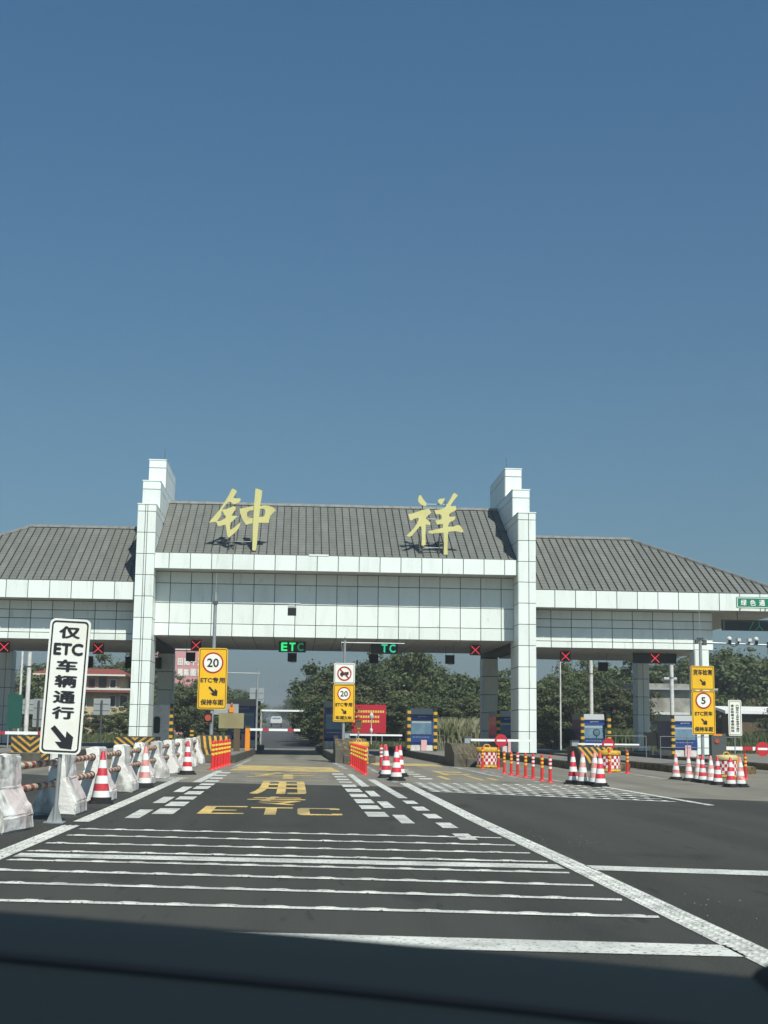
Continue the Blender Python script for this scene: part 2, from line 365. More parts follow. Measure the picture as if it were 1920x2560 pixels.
TL = [((-2.66, 17.88), (2.57, 16.97)), ((-2.65, 16.86), (2.57, 15.91)), ((-2.70, 15.74), (2.57, 14.92)), ((-2.72, 14.76), (2.58, 13.96)),
      ((-2.72, 13.79), (2.59, 12.90)), ((-2.75, 12.86), (2.59, 11.87)), ((-2.78, 11.9), (2.60, 10.89)), ((-2.8, 10.76), (2.63, 9.90))]
for a, b in TL:
    mb = MB(); bump_line(mb, a, b, .125, .37); marking('rumble_line', mb, 'paint')
mb = MB(); sheet(mb, [(-2.74, 14.50), (-2.74, 14.10), (2.62, 13.26), (2.62, 13.68)]); marking('stop_line', mb, 'paint')
mb = MB(); sheet(mb, [(2.88, 13.62), (2.86, 13.16), (7.6, 11.9), (7.7, 12.36)]); marking('stop_line', mb, 'paint')
mb = MB(); sheet(mb, [(-2.8, 9.5), (-2.8, 8.95), (2.70, 8.18), (2.72, 8.62)]); marking('stop_line', mb, 'paint')
# the long profiled edge lines
def rib_line(name, pts, w, m='paint'):
    mb = MB()
    for (x0, y0), (x1, y1) in zip(pts[:-1], pts[1:]):
        d = Vector((x1-x0, y1-y0)); Ln = d.length; d.normalize(); q = Vector((-d.y, d.x))
        nn = max(1, int(Ln/.11))
        sheet(mb, [(x0-q.x*w/2, y0-q.y*w/2), (x1-q.x*w/2, y1-q.y*w/2), (x1+q.x*w/2, y1+q.y*w/2), (x0+q.x*w/2, y0+q.y*w/2)])
        for i in range(nn):
            t = (i+.5)*Ln/nn
            for jj in (-1, 0, 1):
                cx = x0+d.x*t+q.x*jj*w*.32; cy = y0+d.y*t+q.y*jj*w*.32; e = w*.10; g = .034
                mb.add([(cx-e, cy-g, ZP+.001), (cx+e, cy-g, ZP+.001), (cx+e, cy+g, ZP+.001), (cx-e, cy+g, ZP+.001), (cx, cy, ZP+.012)],
                       [(0, 1, 4), (1, 2, 4), (2, 3, 4), (3, 0, 4)])
    return marking(name, mb, m)
rib_line('lane_line', [(2.80, 6.5), (2.78, 13.5), (2.70, 20.5), (2.72, 33.6)], .235)
rib_line('lane_line', [(-2.95, 9.0), (-2.90, 14.8), (-2.86, 18.45)], .23)
rib_line('lane_line', [(-2.84, 19.2), (-2.82, 25), (-2.82, 36)], .22)
# block dashes
def dashes(xa_, xb_, spans, sk=0.0):
    for y0, y1 in spans:
        mb = MB(); sheet(mb, [(xa_, y0), (xb_, y0-sk), (xb_, y1-sk), (xa_, y1)]); marking('lane_dash', mb, 'paint')
dashes(-2.08, -1.76, [(21.0, 22.42), (23.1, 24.42), (25.15, 26.3), (27.1, 28.4), (29.45, 30.85), (31.4, 32.3), (33.3, 34.2), (35.2, 36.1), (37.2, 38.2), (39.4, 40.4)])
dashes(-2.36, -2.15, [(20.02, 22.05), (23.95, 26.05), (28.0, 30.5)])
dashes(1.15, 1.47, [(20.8, 22.0), (22.75, 23.85), (24.5, 25.9), (26.65, 27.95), (28.75, 30.3), (31.2, 32.5), (33.6, 34.3), (35.3, 36.1), (37.2, 38.1), (39.3, 40.3)])
dashes(1.54, 1.73, [(19.4, 21.28), (23.15, 25.15), (27.0, 29.35)])
dashes(2.03, 2.24, [(16.62, 17.6), (18.58, 19.62), (20.55, 21.6), (22.45, 23.6), (24.45, 25.55)])
for q in ([(1.58, 31.5), (1.76, 31.5), (1.74, 39.8), (1.58, 39.8)], [(2.03, 26.4), (2.21, 26.4), (2.14, 36), (1.95, 36)], [(-2.34, 32.9), (-2.13, 32.9), (-2.06, 41.7), (-2.25, 41.7)]):
    mb = MB(); sheet(mb, q); marking('lane_strip', mb, 'paint')
for q in ([(-1.98, 44.8), (-1.80, 44.8), (-1.62, 58), (-1.76, 58)], [(1.62, 44.8), (1.82, 44.8), (1.62, 57), (1.46, 57)],
          [(2.50, 33.7), (2.66, 33.7), (2.62, 47.9), (2.50, 47.9)], [(5.75, 38.1), (6.02, 38.1), (5.75, 50.2), (5.55, 50.2)],
          [(6.25, 35.2), (6.42, 35.2), (6.22, 44.5), (6.05, 44.5)], [(6.95, 35.4), (7.10, 35.4), (6.9, 44), (6.76, 44)], [(10.45, 37.9), (10.65, 37.9), (10.72, 45.2), (10.58, 45.2)],
          [(-3.6, 33.2), (-2.75, 33.2), (-2.6, 36), (-3.4, 36.6)]):
    mb = MB(); sheet(mb, q); marking('lane_strip', mb, 'paint_worn')
# lettering on our lane, ETC then 专 then 用
mb = MB()
for q in ([(-1.42, 21.15), (-1.22, 21.15), (-1.22, 23.22), (-1.40, 23.22)], [(-1.22, 21.15), (-.72, 21.15), (-.72, 21.42), (-1.22, 21.42)],
          [(-1.22, 21.98), (-.86, 21.98), (-.86, 22.24), (-1.22, 22.24)], [(-1.22, 22.95), (-.72, 22.95), (-.72, 23.22), (-1.22, 23.22)],
          [(-.41, 21.05), (-.23, 21.05), (-.23, 22.72), (-.41, 22.72)], [(-.65, 22.72), (.03, 22.72), (.03, 22.98), (-.65, 22.98)]): sheet(mb, q)
for q in ([(.10, 21.3), (.15, 21.02), (.29, 21.3), (.29, 22.6), (.15, 22.88), (.10, 22.6)], [(.15, 21.02), (.70, 21.02), (.62, 21.26), (.29, 21.3)], [(.15, 22.88), (.29, 22.6), (.62, 22.62), (.70, 22.85)],
          [(.70, 21.02), (.78, 21.12), (.78, 21.42), (.62, 21.42), (.62, 21.26)], [(.70, 22.85), (.62, 22.62), (.62, 22.42), (.78, 22.42), (.78, 22.75)]): sheet(mb, q)
marking('lane_lettering', mb, 'paint_yellow')
mb = MB(); text_xy(mb, '专', -.80, .26, 23.6, 26.5, ZP, .03); marking('lane_lettering', mb, 'paint_yellow')
mb = MB(); text_xy(mb, '用', -.84, .30, 27.3, 34.1, ZP+.004, .032); marking('lane_lettering', mb, 'paint_yellow')
mb = MB(); text_xy(mb, '车', -1.2, .8, 35.6, 40.6, ZP, .02); marking('lane_lettering', mb, 'paint_yellow_worn')
mb = MB(); sheet(mb, [(-1.90, 42.3), (1.48, 41.6), (1.30, 46.4), (-1.74, 48.2)]); marking('speed_hump', mb, 'paint_yellow_worn')
# second lane: net of rumble lines, faded yellow lettering
for i in range(8):
    t = i/7; y0 = 29.4+t*4.4; y1 = 26.1+t*7.0
    mb = MB(); bump_line(mb, (2.95, y0), (7.30, y1), .15, .30, bh=.012); marking('rumble_line', mb, 'paint')
rib_line('lane_line', [(7.62, 24.9), (7.46, 30.2), (7.38, 33.6)], .13)
mb = MB()
for q in ([(4.05, 36.4), (4.2, 36.4), (4.2, 39), (4.05, 39)], [(4.4, 39.8), (4.55, 39.8), (4.55, 44), (4.4, 44)], [(4.55, 40.6), (5.2, 40), (5.2, 41), (4.55, 41.6)], [(4.55, 42.6), (5.2, 42), (5.2, 43), (4.55, 43.6)],
          [(4.92, 36), (5.04, 36), (5.04, 40), (4.92, 40)], [(5.3, 36.2), (5.45, 36.2), (5.45, 38), (5.3, 38)]): sheet(mb, q)
marking('lane_lettering', mb, 'paint_yellow_worn')
mb = MB(); sheet(mb, [(3.0, 49.8), (5.4, 49.0), (5.3, 52.6), (2.9, 53.8)]); marking('speed_hump', mb, 'paint_yellow_worn')
dashes(3.38, 3.72, [(36.4, 37.3), (38.2, 39.0), (40, 40.8), (42, 42.9), (44, 45)])
for x, y, w in ((-.3, 190, .1), (.9, 170, .14), (-3.3, 165, .14)):
    mb = MB()
    for k in range(9): sheet(mb, [(x-.9*k*.5, y-60+k*26), (x+w-.9*k*.5, y-60+k*26), (x+w-.9*(k+.6)*.5, y-60+k*26+14), (x-.9*(k+.6)*.5, y-60+k*26+14)], hz(y-60+k*26)+.03)
    marking('road_line', mb, 'paint')

# ================================================================== TOLL CANOPY
CX0 = 1.86
def mir(x): return 2*CX0-x
canopy = thing('toll_canopy', 'long white panelled toll gate canopy with grey ribbed roof and two stepped gable walls', 'toll gate', (CX0, 68.5, 0))
CO = Vector((CX0, 68.5, 0))
def wpart(name, mb, m, parent):       # a part given in world coordinates
    mb.v = [(x-CO.x, y-CO.y, z-CO.z) for x, y, z in mb.v]; return part(name, mb, m, parent)
PC = {}
def panel(axis, name, c, w, h, m, parent, t=.03, gap=.030, tilt=.003):
    k = (axis, round(w, 3), round(h, 3), m, t)
    if k not in PC:
        a, b = (w-gap)/2, (h-gap)/2; e = .008; mb_ = MB()
        # slightly pillowed sheet: face ring set back at the rim
        def P(u, v, d): return {'F': (u, -d, v), 'L': (-d, u, v), 'R': (d, u, v), 'U': (u, v, -d)}[axis]
        V = [P(u, v, 0) for u, v in ((-a, -b), (a, -b), (a, b), (-a, b))]+[P(u, v, t-.008) for u, v in ((-a, -b), (a, -b), (a, b), (-a, b))]+[P(u, v, t) for u, v in ((-a+e, -b+e), (a-e, -b+e), (a-e, b-e), (-a+e, b-e))]
        F_ = [(8, 9, 10, 11)]+[(i, (i+1) % 4, 4+(i+1) % 4, 4+i) for i in range(4)]+[(4+i, 4+(i+1) % 4, 8+(i+1) % 4, 8+i) for i in range(4)]
        PC[k] = mb_.add(V, F_).mesh(name, ml(m))
    r = lambda: rng.uniform(-tilt, tilt)
    return link(name, PC[k], parent, Vector(c)-CO, (r(), 0, r()) if axis == 'F' else (0, r(), r()) if axis in 'LR' else (r(), r(), 0))
ROWS = [.3, 1.26, 2.23, 3.2, 4.17, 5.14, 6.11, 7.08, 8.05, 9.01, 9.98, 10.95, 11.29]
def roof_z(y): return 9.1+(min(y, 137-y)-62.3)*.537
for side in (0, 1):                                   # the two stepped gable walls, each standing on two pillars
    f = (lambda x: x) if side == 0 else mir
    xo, xi = f(-7.29), f(-6.46); x0, x1 = min(xo, xi), max(xo, xi); inner = 'R' if side == 0 else 'L'
    mb = MB(); mb.prism([(62.03, .2), (64.2, .2), (64.2, 5.2), (73.83, 5.2), (73.83, .2), (74.97, .2), (74.97, 11.27), (73.37, 11.27), (73.37, 12.63), (71.07, 12.63), (71.07, 14.08), (65.93, 14.08), (65.93, 12.63), (63.63, 12.63), (63.63, 11.27), (62.03, 11.27)], x0+.02, x1-.02, 'yz')
    wall = wpart('gable_wall', mb, 'panel_core', canopy)
    xm = (x0+x1)/2; w = x1-x0
    cols = ([(x0, x0+.36), (x0+.36, x0+.46), (x0+.46, x1)] if side == 0 else [(x0, x0+.49), (x0+.49, x1)])
    for r0, r1 in zip(ROWS[:-1], ROWS[1:]):
        for a, b in cols: panel('F', 'pillar_panel', ((a+b)/2, 62.02, (r0+r1)/2), b-a, r1-r0, 'panel', wall, gap=.026)
        for ya, yb in ((62.0, 63.1), (63.1, 64.2)): panel(inner, 'pillar_panel', (xi-(.02 if side == 0 else -.02), (ya+yb)/2, (r0+r1)/2), yb-ya, r1-r0, 'panel', wall)
        if r1 < 5.2: panel('F', 'pillar_panel', (xm, 73.82, (r0+r1)/2), w, r1-r0, 'panel', wall)
        if r1 < 5.2: panel(inner, 'pillar_panel', (xi-(.02 if side == 0 else -.02), 74.4, (r0+r1)/2), 1.14, r1-r0, 'panel', wall)
    for y, zz in ((63.62, (11.29, 12.25, 12.65)), (65.92, (12.65, 13.7, 14.1))):
        for r0, r1 in zip(zz[:-1], zz[1:]): panel('F', 'pillar_panel', (xm, y, (r0+r1)/2), w, r1-r0, 'panel', wall)
    for ylo, yhi, zz in ((64.2, 75, (8.05, 9.01, 9.98, 10.95, 11.29)), (63.6, 73.4, (11.29, 12.25, 12.65)), (65.9, 71.1, (12.65, 13.7, 14.1))):
        nc = round((yhi-ylo)/1.03); st = (yhi-ylo)/nc
        for k in range(nc):
            ya = ylo+k*st
            for r0, r1 in zip(zz[:-1], zz[1:]):
                if r1 > roof_z(ya+st/2) or ya < 63: panel(inner, 'pillar_panel', (xi-(.02 if side == 0 else -.02), ya+st/2, (r0+r1)/2), st, r1-r0, 'panel', wall)
    for ya, yb, z in ((62.0, 63.6, 11.29), (63.6, 65.9, 12.65), (65.9, 71.1, 14.1)):
        mb = MB(); mb.box(x0-.015, x1+.015, ya-.03, yb, z-.02, z+.03); wpart('coping', mb, 'panel', wall)
    mb = MB(); mb.tube((xm+.3*(1 if side == 0 else -1), 66.3, 14.1), (xm+.3*(1 if side == 0 else -1), 66.3, 14.75), .012, n=6); wpart('lightning_rod', mb, 'steel_dark', wall)

# centre span
XC = [-6.46]+[-5.80+.9615*i for i in range(17)]+[10.18]
mb = MB(); mb.box(-6.46, 10.18, 62.25, 74.8, 8.4, 9.07); fas = wpart('fascia', mb, 'panel_core', canopy)
for a, b in zip(XC[:-1], XC[1:]): panel('F', 'fascia_panel', ((a+b)/2, 62.23, 8.735), b-a, .735, 'panel', fas)
mb = MB(); mb.box(.55, 1.45, 62.18, 62.42, 9.085, 9.16); wpart('gutter_box', mb, 'panel', fas)
mb = MB(); mb.box(-6.44, 10.16, 62.24, 63.3, 8.366, 8.396); wpart('eave_soffit', mb, 'soffit', fas)
mb = MB(); mb.box(-6.45, 10.17, 63.33, 73.7, 5.42, 8.36); beam = wpart('beam', mb, 'panel_core', canopy)
ZR = [5.4, 5.98, 6.91, 7.83, 8.36]
for a, b in zip(XC[:-1], XC[1:]):
    for r0, r1 in zip(ZR[:-1], ZR[1:]): panel('F', 'beam_panel', ((a+b)/2, 63.32-(0.03 if r0 < 5.5 else 0), (r0+r1)/2), b-a, r1-r0, 'panel', beam)
sof_y = [63.3+i*(10.4/8) for i in range(9)]
mb = MB(); mb.box(-6.44, 10.16, 63.34, 73.69, 5.405, 5.418); sof = wpart('soffit', mb, 'panel_core', canopy)
for a, b in zip(XC[:-1], XC[1:]):
    for c, d in zip(sof_y[:-1], sof_y[1:]): panel('U', 'soffit_panel', ((a+b)/2, (c+d)/2, 5.405), b-a, d-c, 'soffit', sof, t=.02, gap=.03)
# roofs: stepped strips between raised seams
SL = .537
def strip_mb(xa_, xb_, ye, ze, ytop_a, ytop_b, nc=20, yr=68.5):
    mb_ = MB(); L = yr-ye
    for k in range(nc):
        y0 = ye+L*k/nc; y1 = ye+L*(k+1)/nc
        if y0 >= max(ytop_a, ytop_b)-.01: break
        def pt(x, y, lim, dz): yy = min(y, lim); return (x, yy, ze+(yy-ye)*SL+dz)
        a0 = pt(xa_, y0, ytop_a, .028); b0 = pt(xb_, y0, ytop_b, .028); a1 = pt(xa_, y1, ytop_a, .0); b1 = pt(xb_, y1, ytop_b, .0)
        mb_.add([a0, b0, b1, a1], [(0, 1, 2, 3)]); mb_.add([(a0[0], a0[1], a0[2]-.028), (b0[0], b0[1], b0[2]-.028), b0, a0], [(0, 1, 2, 3)])
    return mb_
def roof(x0, x1, ye, ze, hip0, hip1, name):
    """hip0/hip1: True where that end is hipped"""
    yr = 68.5; zr = ze+(yr-ye)*SL; run = yr-ye
    r0 = x0+run if hip0 else x0; r1 = x1-run if hip1 else x1; d = -.06
    V = [(x0, ye, ze+d), (x1, ye, ze+d), (x1, 137-ye, ze+d), (x0, 137-ye, ze+d), (r0, yr, zr+d), (r1, yr, zr+d)]
    mb_ = MB(); mb_.add(V, [(0, 1, 5, 4), (2, 3, 4, 5), (1, 2, 5), (3, 0, 4), (0, 3, 2, 1)])
    rf = wpart(name, mb_, 'roof_tile', canopy)
    nst = round((x1-x0)/.358); w_ = (x1-x0)/nst; shared = None; seam = None
    def top(x):
        y = yr
        if hip0: y = min(y, ye+(x-x0))
        if hip1: y = min(y, ye+(x1-x))
        return y
    for i in range(nst):
        a, b = x0+i*w_, x0+(i+1)*w_
        full = top(a) >= yr-.001 and top(b) >= yr-.001
        if full:
            if shared is None:
                s_ = strip_mb(0, w_, ye, ze, yr, yr); s_.v = [(x, y-CO.y, z) for x, y, z in s_.v]; shared = s_.mesh('roof_strip', ml('roof_tile'))
            link('roof_strip', shared, rf, (a-CO.x, 0, rng.uniform(0, .008)))
        else: wpart('roof_strip', strip_mb(a, b, ye, ze, max(top(a), ye+.02), max(top(b), ye+.02)), 'roof_tile', rf)
    for i in range(nst+1):
        x = x0+i*w_; yt = top(x)
        if yt < ye+.3: continue
        if yt >= yr-.001:
            if seam is None:
                s_ = MB().bar((0, ye-CO.y, ze+.045), (0, yr-CO.y, zr+.045), .032, .05); seam = s_.mesh('roof_seam', ml('roof_seam'))
            link('roof_seam', seam, rf, (x-CO.x, 0, 0))
        else: wpart('roof_seam', MB().bar((x, ye, ze+.045), (x, yt, ze+(yt-ye)*SL+.045), .032, .05), 'roof_seam', rf)
    wpart('ridge_cap', MB().bar((r0, yr, zr+.06), (r1, yr, zr+.06), .24, .12), 'ridge', rf)
    if hip1: wpart('hip_cap', MB().bar((x1, ye, ze+.05), (r1, yr, zr+.05), .2, .1), 'ridge', rf); wpart('hip_cap', MB().bar((x1, 137-ye, ze+.05), (r1, yr, zr+.05), .2, .1), 'ridge', rf)
    if hip0: wpart('hip_cap', MB().bar((x0, ye, ze+.05), (r0, yr, zr+.05), .2, .1), 'ridge', rf); wpart('hip_cap', MB().bar((x0, 137-ye, ze+.05), (r0, yr, zr+.05), .2, .1), 'ridge', rf)
    return rf
roof(-6.46, 10.18, 62.42, 9.12, False, False, 'roof')
# wings
XW = [11.02]+[11.93+.967*i for i in range(12)]+[23.1]
for side in (0, 1):
    f = (lambda x: x) if side == 0 else mir
    def rng2(a, b): return (min(f(a), f(b)), max(f(a), f(b)))
    a, b = rng2(11.02, 23.08); mb = MB(); mb.box(a, b, 62.33, 74.67, 6.95, 7.72); fw_ = wpart('fascia', mb, 'panel_core', canopy)
    for p, q in zip(XW[:-1], XW[1:]):
        p, q = rng2(p, q); panel('F', 'fascia_panel', ((p+q)/2, 62.31, 7.335), q-p, .83, 'panel', fw_)
    a, b = rng2(11.03, 23.06); mb = MB(); mb.box(a, b, 62.35, 74.6, 6.918, 6.945); wpart('eave_soffit', mb, 'soffit', fw_)
    a, b = rng2(11.03, 19.60); mb = MB(); mb.box(a, b, 63.33, 73.7, 5.16, 6.912); bw = wpart('beam', mb, 'panel_core', canopy)
    xw = [x for x in XW if x < 19.4]+[19.63]
    for p, q in zip(xw[:-1], xw[1:]):
        p, q = rng2(p, q)
        for r0, r1 in ((5.14, 5.45), (5.45, 6.1), (6.1, 6.49), (6.49, 6.91)):
            panel('F', 'beam_panel', ((p+q)/2, 63.32-(.05 if r0 < 5.2 else 0), (r0+r1)/2), q-p, r1-r0, 'panel', bw)
        for c, d in zip(sof_y[:-1], sof_y[1:]): panel('U', 'soffit_panel', ((p+q)/2, (c+d)/2, 5.155), q-p, d-c, 'soffit', bw, t=.02, gap=.02)
    a, b = rng2(11.02, 23.1); roof(a, b, 62.42, 7.77, side == 1, side == 0, 'roof')
    a, b = rng2(18.66, 19.32)
    for y0 in (63.0, 73.9):
        mb = MB(); mb.box(a+.02, b-.02, y0+.02, y0+1.0, .2, 5.155); pl = wpart('pillar', mb, 'panel_core', canopy)
        for r0, r1 in zip(ROWS[:5], ROWS[1:6]):
            for c in ((a, (a+b)/2), ((a+b)/2, b)): panel('F', 'pillar_panel', ((c[0]+c[1])/2, y0+.02, (r0+r1)/2), c[1]-c[0], r1-r0, 'panel', pl, gap=.024)
            panel('L', 'pillar_panel', (a+.02, y0+.5, (r0+r1)/2), .98, r1-r0, 'panel', pl); panel('R', 'pillar_panel', (b-.02, y0+.5, (r0+r1)/2), .98, r1-r0, 'panel', pl)

# ---- the two metal characters that stand on the roof (outlines of the brush strokes)
KZ = 62.75/3414.0
def chars(name, label, strokes, s, ox, oz, px, loc):
    root = thing(name, label, 'roof sign', loc)
    for i, (outer, holes, yy) in enumerate(strokes):
        tr = lambda pl: [((x*s-ox)*px, (oz-y*s)*px) for x, y in pl]
        link('stroke', poly_mesh(tr(outer), [tr(h) for h in holes], yy-.04, yy+.04, 'stroke', 'gold'), root)
    return root
s3 = 220/1659; s4 = 180/1659
zh_left = [(600, 155), (650, 175), (688, 205), (660, 265), (620, 330), (680, 345), (755, 340), (765, 375), (735, 420), (640, 460), (600, 430), (560, 410), (520, 430), (470, 490), (430, 545), (420, 570), (480, 560), (560, 530), (640, 495), (675, 510), (670, 560), (630, 620), (600, 680), (650, 680), (705, 682), (690, 715), (640, 765), (590, 810), (580, 850), (580, 940), (600, 945), (660, 900), (720, 850), (770, 797), (765, 850), (740, 920), (690, 990), (620, 1050), (565, 1100), (535, 1075), (518, 980), (505, 900), (495, 855), (440, 865), (375, 885), (345, 870), (320, 815), (300, 800), (240, 815), (180, 820), (215, 770), (300, 660), (380, 560), (450, 440), (530, 300), (575, 200)]
zh_hole = [(405, 600), (435, 595), (460, 650), (495, 700), (480, 735), (420, 770), (370, 790), (330, 785), (370, 730), (395, 700), (405, 650)]
zh_bar = [(1040, 148), (1085, 155), (1170, 185), (1160, 300), (1140, 450), (1125, 620), (1115, 830), (1105, 1000), (1095, 1200), (1080, 1330), (1040, 1345), (1010, 1330), (1010, 1100), (1012, 850), (1020, 600), (1025, 400), (1035, 250)]
zh_ring = [(750, 540), (850, 520), (950, 495), (1020, 470), (1140, 480), (1200, 465), (1290, 468), (1370, 495), (1440, 550), (1390, 600), (1330, 670), (1315, 740), (1310, 800), (1220, 800), (1125, 800), (1010, 810), (950, 825), (885, 845), (840, 790), (790, 700), (760, 620)]
zh_h1 = [(895, 610), (930, 575), (1020, 558), (1022, 715), (940, 710), (900, 690)]
zh_h2 = [(1140, 525), (1215, 530), (1240, 570), (1230, 630), (1215, 680), (1120, 690)]
xg_dot = [(445, 248), (470, 265), (500, 320), (550, 385), (595, 440), (595, 485), (560, 512), (510, 495), (450, 465), (410, 420), (395, 370), (405, 310), (420, 265)]
xg_left = [(165, 710), (260, 690), (380, 650), (500, 600), (655, 568), (680, 610), (708, 665), (650, 715), (590, 770), (580, 800), (630, 840), (690, 895), (690, 960), (640, 955), (580, 940), (580, 1100), (575, 1250), (582, 1420), (530, 1445), (487, 1435), (490, 1250), (485, 1050), (470, 985), (430, 1000), (370, 1080), (310, 1150), (250, 1225), (190, 1245), (125, 1222), (160, 1190), (240, 1110), (310, 1030), (370, 930), (410, 850), (415, 800), (380, 790), (300, 820), (245, 858), (210, 850), (190, 780)]
xg_tri = [(855, 380), (900, 330), (960, 325), (1030, 308), (1000, 380), (955, 465), (930, 470), (890, 430)]
xg_right = [(1250, 180), (1285, 195), (1335, 240), (1280, 300), (1210, 400), (1155, 490), (1210, 495), (1280, 488), (1290, 520), (1298, 580), (1240, 620), (1160, 655), (1130, 700), (1140, 745), (1210, 745), (1275, 735), (1272, 800), (1210, 845), (1140, 880), (1110, 940), (1105, 985), (1230, 980), (1320, 945), (1385, 945), (1410, 980), (1470, 1080), (1445, 1115), (1370, 1105), (1290, 1085), (1200, 1090), (1110, 1105), (1100, 1300), (1095, 1500), (1100, 1640), (1060, 1660), (1005, 1640), (1010, 1500), (1010, 1350), (1000, 1140), (980, 1130), (870, 1140), (790, 1145), (740, 1162), (650, 1145), (640, 1100), (700, 1085), (800, 1060), (900, 1035), (985, 1010), (990, 940), (950, 920), (900, 930), (850, 940), (830, 900), (805, 840), (870, 830), (940, 815), (960, 770), (945, 715), (900, 690), (820, 700), (795, 640), (780, 600), (870, 590), (950, 570), (1030, 530), (1090, 440), (1160, 320), (1220, 200)]
# base of each character: local origin at its foot (photo px offsets become metres at the eave)
zh = chars('roof_character', 'pale yellow metal character 钟 with one tall straight stroke standing on the grey roof',
           [(zh_left, [zh_hole], 0), (zh_ring, [zh_h1, zh_h2], .02), (zh_bar, [], -.06)], s3, 1045*s3, 1345*s3, KZ, (-1.98, 62.75, 9.32))
xg = chars('roof_character', 'pale yellow metal character 祥 with two loose dots standing on the grey roof',
           [(xg_dot, [], 0), (xg_left, [], 0), (xg_tri, [], 0), (xg_right, [], .0)], s4, 1055*s4, 1655*s4, KZ, (6.90, 62.75, 9.32))
for root, posts, rails in ((zh, (-1.15, -.95, -.02), ((.45, -1.2, .1), (1.6, -1.5, .1))), (xg, (-1.1, -.02, -.28, -1.2), ((.35, -1.15, .05), (1.7, -1.3, .4), (2.4, -1.2, .2)))):
    for k, x in enumerate(posts):
        hgt = 2.55 if k < 2 else 2.2
        part('support_post', MB().tube((x, .09, -.12), (x, .09, hgt), .022, n=8), 'steel_dark', root)
        part('support_post', MB().tube((x, .12, 1.0), (x, 1.1, .38), .018, n=8), 'steel_dark', root)
    for z, a, b in rails: part('support_rail', MB().tube((a, .11, z), (b, .11, z), .018, n=8), 'steel', root)

# ================================================================== HANGING LANE SIGNALS
def hanger(root, w, ztop, h, d=.16):
    for sx in (-.3, .3): part('hanger', MB().bar((sx*w, .06, h), (sx*w, .06, ztop), .03, .03), 'steel_dark', root)
def signal_x(x, y, z0, ztop, label, wide=0, group='red cross lane signals under the canopy'):
    root = thing('lane_signal', label, 'lane signal', (x, y, z0), group)
    w = wide or .5
    part('case', MB().box(-w/2, w/2, 0, .16, -.02, .47), 'led_black', root)
    mbx = MB().bar((-.2, -.012, .03), (.2, -.012, .42), .02, .05, (0, 1, 0)); mbx.bar((-.2, -.018, .42), (.2, -.018, .03), .02, .05, (0, 1, 0)); part('red_cross', mbx, 'led_red', root)
    hanger(root, w, ztop-z0, .47); return root
SXL = 'black box lane signal with a lit red cross hanging under the canopy'
for x, zt in ((-13.55, 5.135), (-9.2, 5.135), (-4.65, 5.385), (8.6, 5.385), (12.95, 5.135)): signal_x(x, 65, 4.62 if zt < 5.3 else 4.85, zt, SXL)
signal_x(17.3, 65, 4.60, 5.135, 'wide dark lane display with one lit red cross at its middle', 2.1, None)
def led_etc(x, y, z0, label, body, dim, mm='led_green_dim'):
    root = thing('lane_display', label, 'lane display', (x, y, z0))
    part('case', MB().box(-.64, .64, 0, .16, -.03, .47), 'led_black', root)
    for i, ch in enumerate(body):
        if ch == ' ': continue
        part('letter', text_xz(MB(), ch, -.38+i*.38, .22, .30, .40, -.012, .05), mm if i in dim else 'led_green', root)
    hanger(root, 1.28, 5.385-z0, .47); return root
led_etc(-.12, 65, 4.86, 'green lit ETC lane display hanging under the canopy', 'ETC', (2,))
led_etc(4.25, 65, 4.86, 'lane display with its first letter dark and TC lit green', ' TC', (1, 2), 'led_teal')
def hang_box(x, y, z0, ztop, label, w=.44, h=.42):
    root = thing('antenna_box', label, 'antenna', (x, y, z0))
    part('box', MB().box(-w/2, w/2, -.08, .12, 0, h), 'matte_black', root)
    part('bracket', MB().bar((-w/2+.02, .02, h), (-w/2+.02, .02, ztop-z0), .02, .02).bar((w/2-.02, .02, h), (w/2-.02, .02, ztop-z0), .02, .02), 'steel_dark', root)
    part('cable', MB().tube((-.1, .02, 0), (.05, .02, -.05), .012, n=6).tube((.05, .02, -.05), (.18, .02, 0), .012, n=6), 'black', root)
hang_box(-.12, 66.5, 4.45, 5.385, 'small black antenna box hanging below the green lit ETC lane display')
hang_box(3.83, 66.5, 4.45, 5.385, 'small black antenna box hanging beside the half dark TC lane display')
hang_box(7.55, 66.5, 4.47, 5.385, 'small black antenna box hanging on two rods in open air, between lanes')
hang_box(-5.0, 66.5, 4.4, 5.385, 'small black antenna box hanging behind the tall yellow 20 sign')
hang_box(15.1, 66.5, 4.25, 5.135, 'small black antenna box hanging near the wide dark lane display')
for x in (-11.6, -8.0):
    root = thing('dark_display', 'wide unlit dark display board hanging at the rear of the canopy', 'display board', (x, 73.4, 4.3), 'unlit boards at the rear of the canopy')
    part('case', MB().box(-.95, .95, 0, .2, 0, .6), 'matte_black', root); hanger(root, 1.6, .83, .6)

